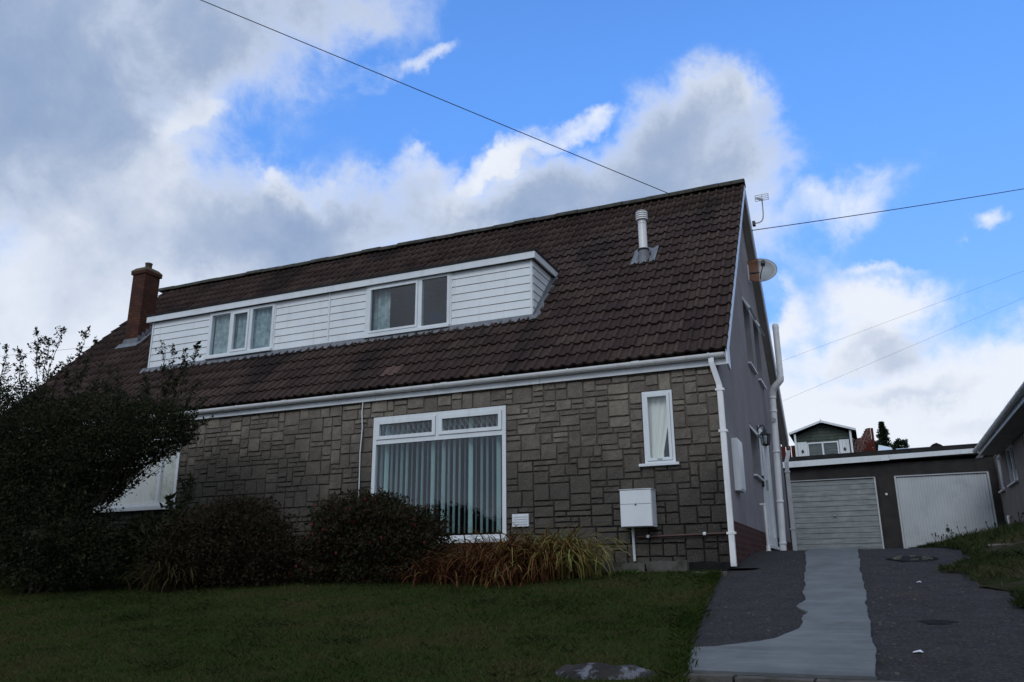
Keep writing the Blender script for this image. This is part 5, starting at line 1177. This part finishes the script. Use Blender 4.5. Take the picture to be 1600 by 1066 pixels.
def grass(name, label, pts_fn, n, hmin, hmax, w, mat, seed, kind='stuff', cat='grass', lean=.5):
    rs = np.random.RandomState(seed); X, Y = pts_fn(rs, n); n = len(X); Z = H(X, Y)+.03
    a = rs.uniform(0, 6.283, n); h = rs.uniform(hmin, hmax, n); ln_ = rs.normal(0, lean, (n, 2))*h[:, None]
    S = np.stack([np.cos(a), np.sin(a), np.zeros(n)], 1)*(w*rs.uniform(.7, 1.3, n))[:, None]; P = np.stack([X, Y, Z-.012], 1); Tp = P+np.stack([ln_[:, 0], ln_[:, 1], h], 1); Md = P+np.stack([ln_[:, 0]*.3, ln_[:, 1]*.3, h*.55], 1)
    V = np.stack([P-S*.5, P+S*.5, Md+S*.4, Tp, Md-S*.4], 1).reshape(-1, 3); F = np.arange(5*n).reshape(n, 5)
    # patches: drier and greener areas
    pt = .5+.28*np.sin(X*1.3+Y*2.1)+.2*np.sin(X*3.7-Y*2.9+1)+.12*np.sin(X*7.9+Y*6.1)
    T = np.clip(pt*.70-.06+rs.uniform(0, .40, n)+(rs.uniform(0, 1, n) > .95)*.4, 0, 1)
    o = arrays(name, V, F, mat, None, (float(X.mean()), float(Y.mean()), float(Z.mean())), tone=np.repeat(T, 5)); return tag(o, label, cat, kind=kind)
def lawn_pts(rs, n):
    Y = -.3-6.5*rs.uniform(0, 1, n)**.8; X = np.array([lawn_edge(y) for y in Y])+.04-rs.uniform(0, 1, n)**1.1*11.5; return X, Y
grass('lawn_grass', 'short dark green lawn grass in front of the house', lawn_pts, 230000, .018, .05, .006, LF_GRASS, 51)
def clover_pts(rs, n):
    k = rs.randint(0, 70, n); cy = -.6-5.2*rs.uniform(0, 1, 70); cx = np.array([lawn_edge(y) for y in cy])-.1-rs.uniform(0, 1, 70)*8.5; sz = rs.uniform(.05, .22, 70)
    return cx[k]+rs.normal(0, 1, n)*sz[k], np.clip(cy[k]+rs.normal(0, 1, n)*sz[k], -6.9, -.3)
grass('lawn_weeds', 'small patches of coarser brighter grass and weeds dotted over the lawn', clover_pts, 14000, .02, .05, .011, LF_WEED, 57, lean=.9)
def edge_pts(rs, n):
    Y = rs.uniform(-5.6, -.7, n); X = np.array([lawn_edge(y) for y in Y])+rs.normal(-.02, .035, n); return X, Y
grass('lawn_edge_grass', 'longer ragged grass overhanging the drive along the lawn edge', edge_pts, 8000, .02, .06, .006, LF_GRASS, 52, lean=.7)
def verge_pts(rs, n):
    Y = rs.uniform(-6.5, 12.9, n); X = verge_x(Y)-.05+np.where(rs.uniform(0, 1, n) < .35, np.abs(rs.normal(0, .12, n)), np.abs(rs.normal(0, 1, n))*1.1)
    cl = np.sin(X*3.1+Y*1.9)+np.sin(X*1.7-Y*2.7+2)+rs.normal(0, .5, n) > -.5; return X[cl], Y[cl]
grass('verge_grass', 'tufty rough grass on the bank right of the drive', verge_pts, 90000, .02, .09, .006, LF_WEED, 53, lean=.6)
def weed_pts(rs, n):
    Y = rs.uniform(2.0, 11, n); X = rs.uniform(2.5, 4.3, n); return X, Y
grass('tall_weeds', 'tall seeding weeds in front of the white garage door', lambda rs, n: (rs.uniform(2.55, 4.4, n)+0*rs.uniform(0, 1, n), rs.uniform(2.2, 5.5, n)), 5000, .06, .20, .006, LF_WEED, 54, lean=.35)
# a few weed stalks with seed heads
ws = thing('weed_stalks', 'thin dark seed stalks standing up against the white garage door', 'weeds', (3.1, 3.5, float(H(3.1, 3.5))))
r_ = random.Random(9); b = MB()
for k in range(46):
    x = r_.uniform(2.35, 4.0); y = r_.uniform(2.4, 4.8); z = float(H(x, y)); h = r_.uniform(.14, .32)*(.6+.4*min(1, (x-2.2)/.8)); dx = r_.uniform(-.06, .06)
    b.tube([(x, y, z), (x+dx*.4, y, z+h*.6), (x+dx, y, z+h)], .0028, 4); b.lathe((x+dx, y, z+h), [(.001, -.02), (.009, -.005), (.008, .008), (.001, .018)], 5)
b.build('stalks', LF_CON, ws, tone=.4)['kind'] = 'stuff'
for (x, y) in ((2.25, -.75), (2.12, -.9)): pass
grass('drive_tuft', 'single tuft of grass growing through the tarmac near the verge', lambda rs, n: (2.20+rs.normal(0, .055, n), -.55+rs.normal(0, .07, n)), 500, .02, .07, .006, LF_WEED, 55, lean=.7, kind='stuff')

# slabs lying in the verge
for (x0, x1, y0, y1, dz, lab) in ((2.75, 4.2, 1.35, 1.75, -.085, 'old concrete step slab across the bank nearest the garages'), (2.95, 3.9, -.6, -.1, -.09, 'mossy concrete slab sunk in the grassy bank lower down')):
    zc = float(H((x0+x1)/2, (y0+y1)/2)); tag(lump_box(x0, x1, y0, y1, zc-.12, zc+dz, int(y0*10), .015).build('stone_slab', KERB), lab, 'slab', kind='thing')

# drive details
dc_ = thing('drain_cover', 'broken round drain cover sunk in the tarmac near the top of the drive', 'drain cover', (1.9, .6, float(H(1.9, .6))))
b = MB(); b.lathe((0, 0, 0), [(.001, .004), (.19, .006), (.22, .012), (.25, .006), (.27, .0)], 22, False)
b.v = [(1.9+v[0]*(1+.12*math.sin(5*v[0]*9+v[1]*31)), .6+v[1], float(H(1.9, .6+v[1]))+.002+v[2]+.004*math.sin(v[0]*40)) for v in b.v]; b.build('cover', KERB_DARK, dc_)
r_ = random.Random(4)
for k in range(6):
    a = r_.uniform(0, 6.28); x, y = 1.9+.17*math.cos(a), .6+.17*math.sin(a); z = float(H(x, y)); s = r_.uniform(.03, .06); lump_box(x-s, x+s, y-s*.7, y+s*.7, z, z+.022, k, .008).build('broken_chunk', KERB, dc_)
ph = MB(); ph.lathe((0, 0, 0), [(.001, .002), (.06, .003), (.09, .004), (.115, 0)], 18, False)
ph.v = [(1.87+v[0]*(1+.3*math.sin(v[1]*40)), -3.25+v[1]*.8, float(H(1.87, -3.25+v[1]*.8))+.003+v[2]) for v in ph.v]; tag(ph.build('pothole', KERB_DARK), 'dark shallow pothole in the right strip of tarmac', 'pothole')
def scrap(x, y, s, lab):
    z = float(H(x, y))+.012; b = MB(); b.add([(x-s, y-s*.4, z), (x+s*.2, y-s*.6, z+.006), (x+s, y-s*.1, z), (x+s*.5, y+s*.6, z+.012), (x-s*.6, y+s*.5, z+.004)], [(0, 1, 3, 4), (1, 2, 3)]); o = b.build('paper_scrap', WHITE); md = o.modifiers.new('t', 'SOLIDIFY'); md.thickness = .003; tag(o, lab, 'litter')
scrap(1.86, -1.33, .022, 'small white scrap on the tarmac below the drain cover'); scrap(1.69, -4.27, .03, 'white scrap of litter low on the drive nearest the street')
r_ = random.Random(14); gv = MB()
for k in range(260):
    y = r_.uniform(-4.9, 1.5); x = r_.uniform(.3, 2.45) if r_.random() < .6 else r_.gauss(1.5, .12)
    if lawn_edge(y) < x < 2.45 and not (float(np.interp(y, [a for a, _ in LB], [b_ for _, b_ in LB]))-.02 < x < 1.46):
        z = float(H(x, y)); s = r_.uniform(.004, .012); gv.box(x-s, x+s, y-s*.8, y+s*.8, z-.003, z+s*.9)
tag(gv.build('loose_gravel', KERB), 'loose grit scattered over the tarmac of the drive', 'gravel', kind='stuff')

# log at the street edge of the lawn
lg = thing('log', 'mottled black and white weathered log lying at the bottom edge of the lawn', 'log', (.03, -5.15, -.72))
V = []; F = []; nu, nv = 26, 22
for i in range(nu+1):
    u = i/nu; x = -.33+.68*u; r0 = .155*(math.sin(math.pi*min(1, max(0, u*.94+.03)))**.38)
    for j in range(nv):
        t = 2*math.pi*j/nv; n_ = mnoise.fractal(Vector((x*6, math.cos(t)*1.1, math.sin(t)*1.1)), 1, 2, 4); r = r0*(1+.16*n_+(.10*math.sin(3*t+x*9))); V.append((x, -5.16+r*math.cos(t)*1.25+.05*u, -.72+.02+r*math.sin(t)*1.0))
for i in range(nu):
    for j in range(nv): F.append((i*nv+j, i*nv+(j+1) % nv, (i+1)*nv+(j+1) % nv, (i+1)*nv+j))
arrays('log_body', V, F, LOGM, lg, WL[lg.name], smooth=True)

# hedge over the road, behind the photographer: what the windows mirror
hd = thing('roadside_hedge', 'tall uneven hedge on the far side of the road', 'hedge', (-8, -19, -1.8))
rs = np.random.RandomState(77); n = 60000; X = rs.uniform(-40, 26, n); top = 1.7+.6*np.sin(X*.55)+.35*np.sin(X*1.7+1)+.25*np.sin(X*4.1); Z = -1.8+(top+1.8)*rs.uniform(0, 1, n)**.7; Y = -19+rs.normal(0, .5, n)
P = np.stack([X, Y, Z], 1); V, F = leaf_arrays(P, rs.normal(0, 1, (n, 3)), .28, .17, rs); o = arrays('foliage', V, F, LF_HEDGE, hd, (-8, -19, -1.8), tone=np.repeat(rs.uniform(0, 1, n), 4)); o['kind'] = 'stuff'
b = MB()
for i in range(66): x = -39.5+i; b.tube([(x, -19, -1.85), (x+.2, -19, .2)], .05, 5)
b.build('stems', BARK, hd)['kind'] = 'stuff'
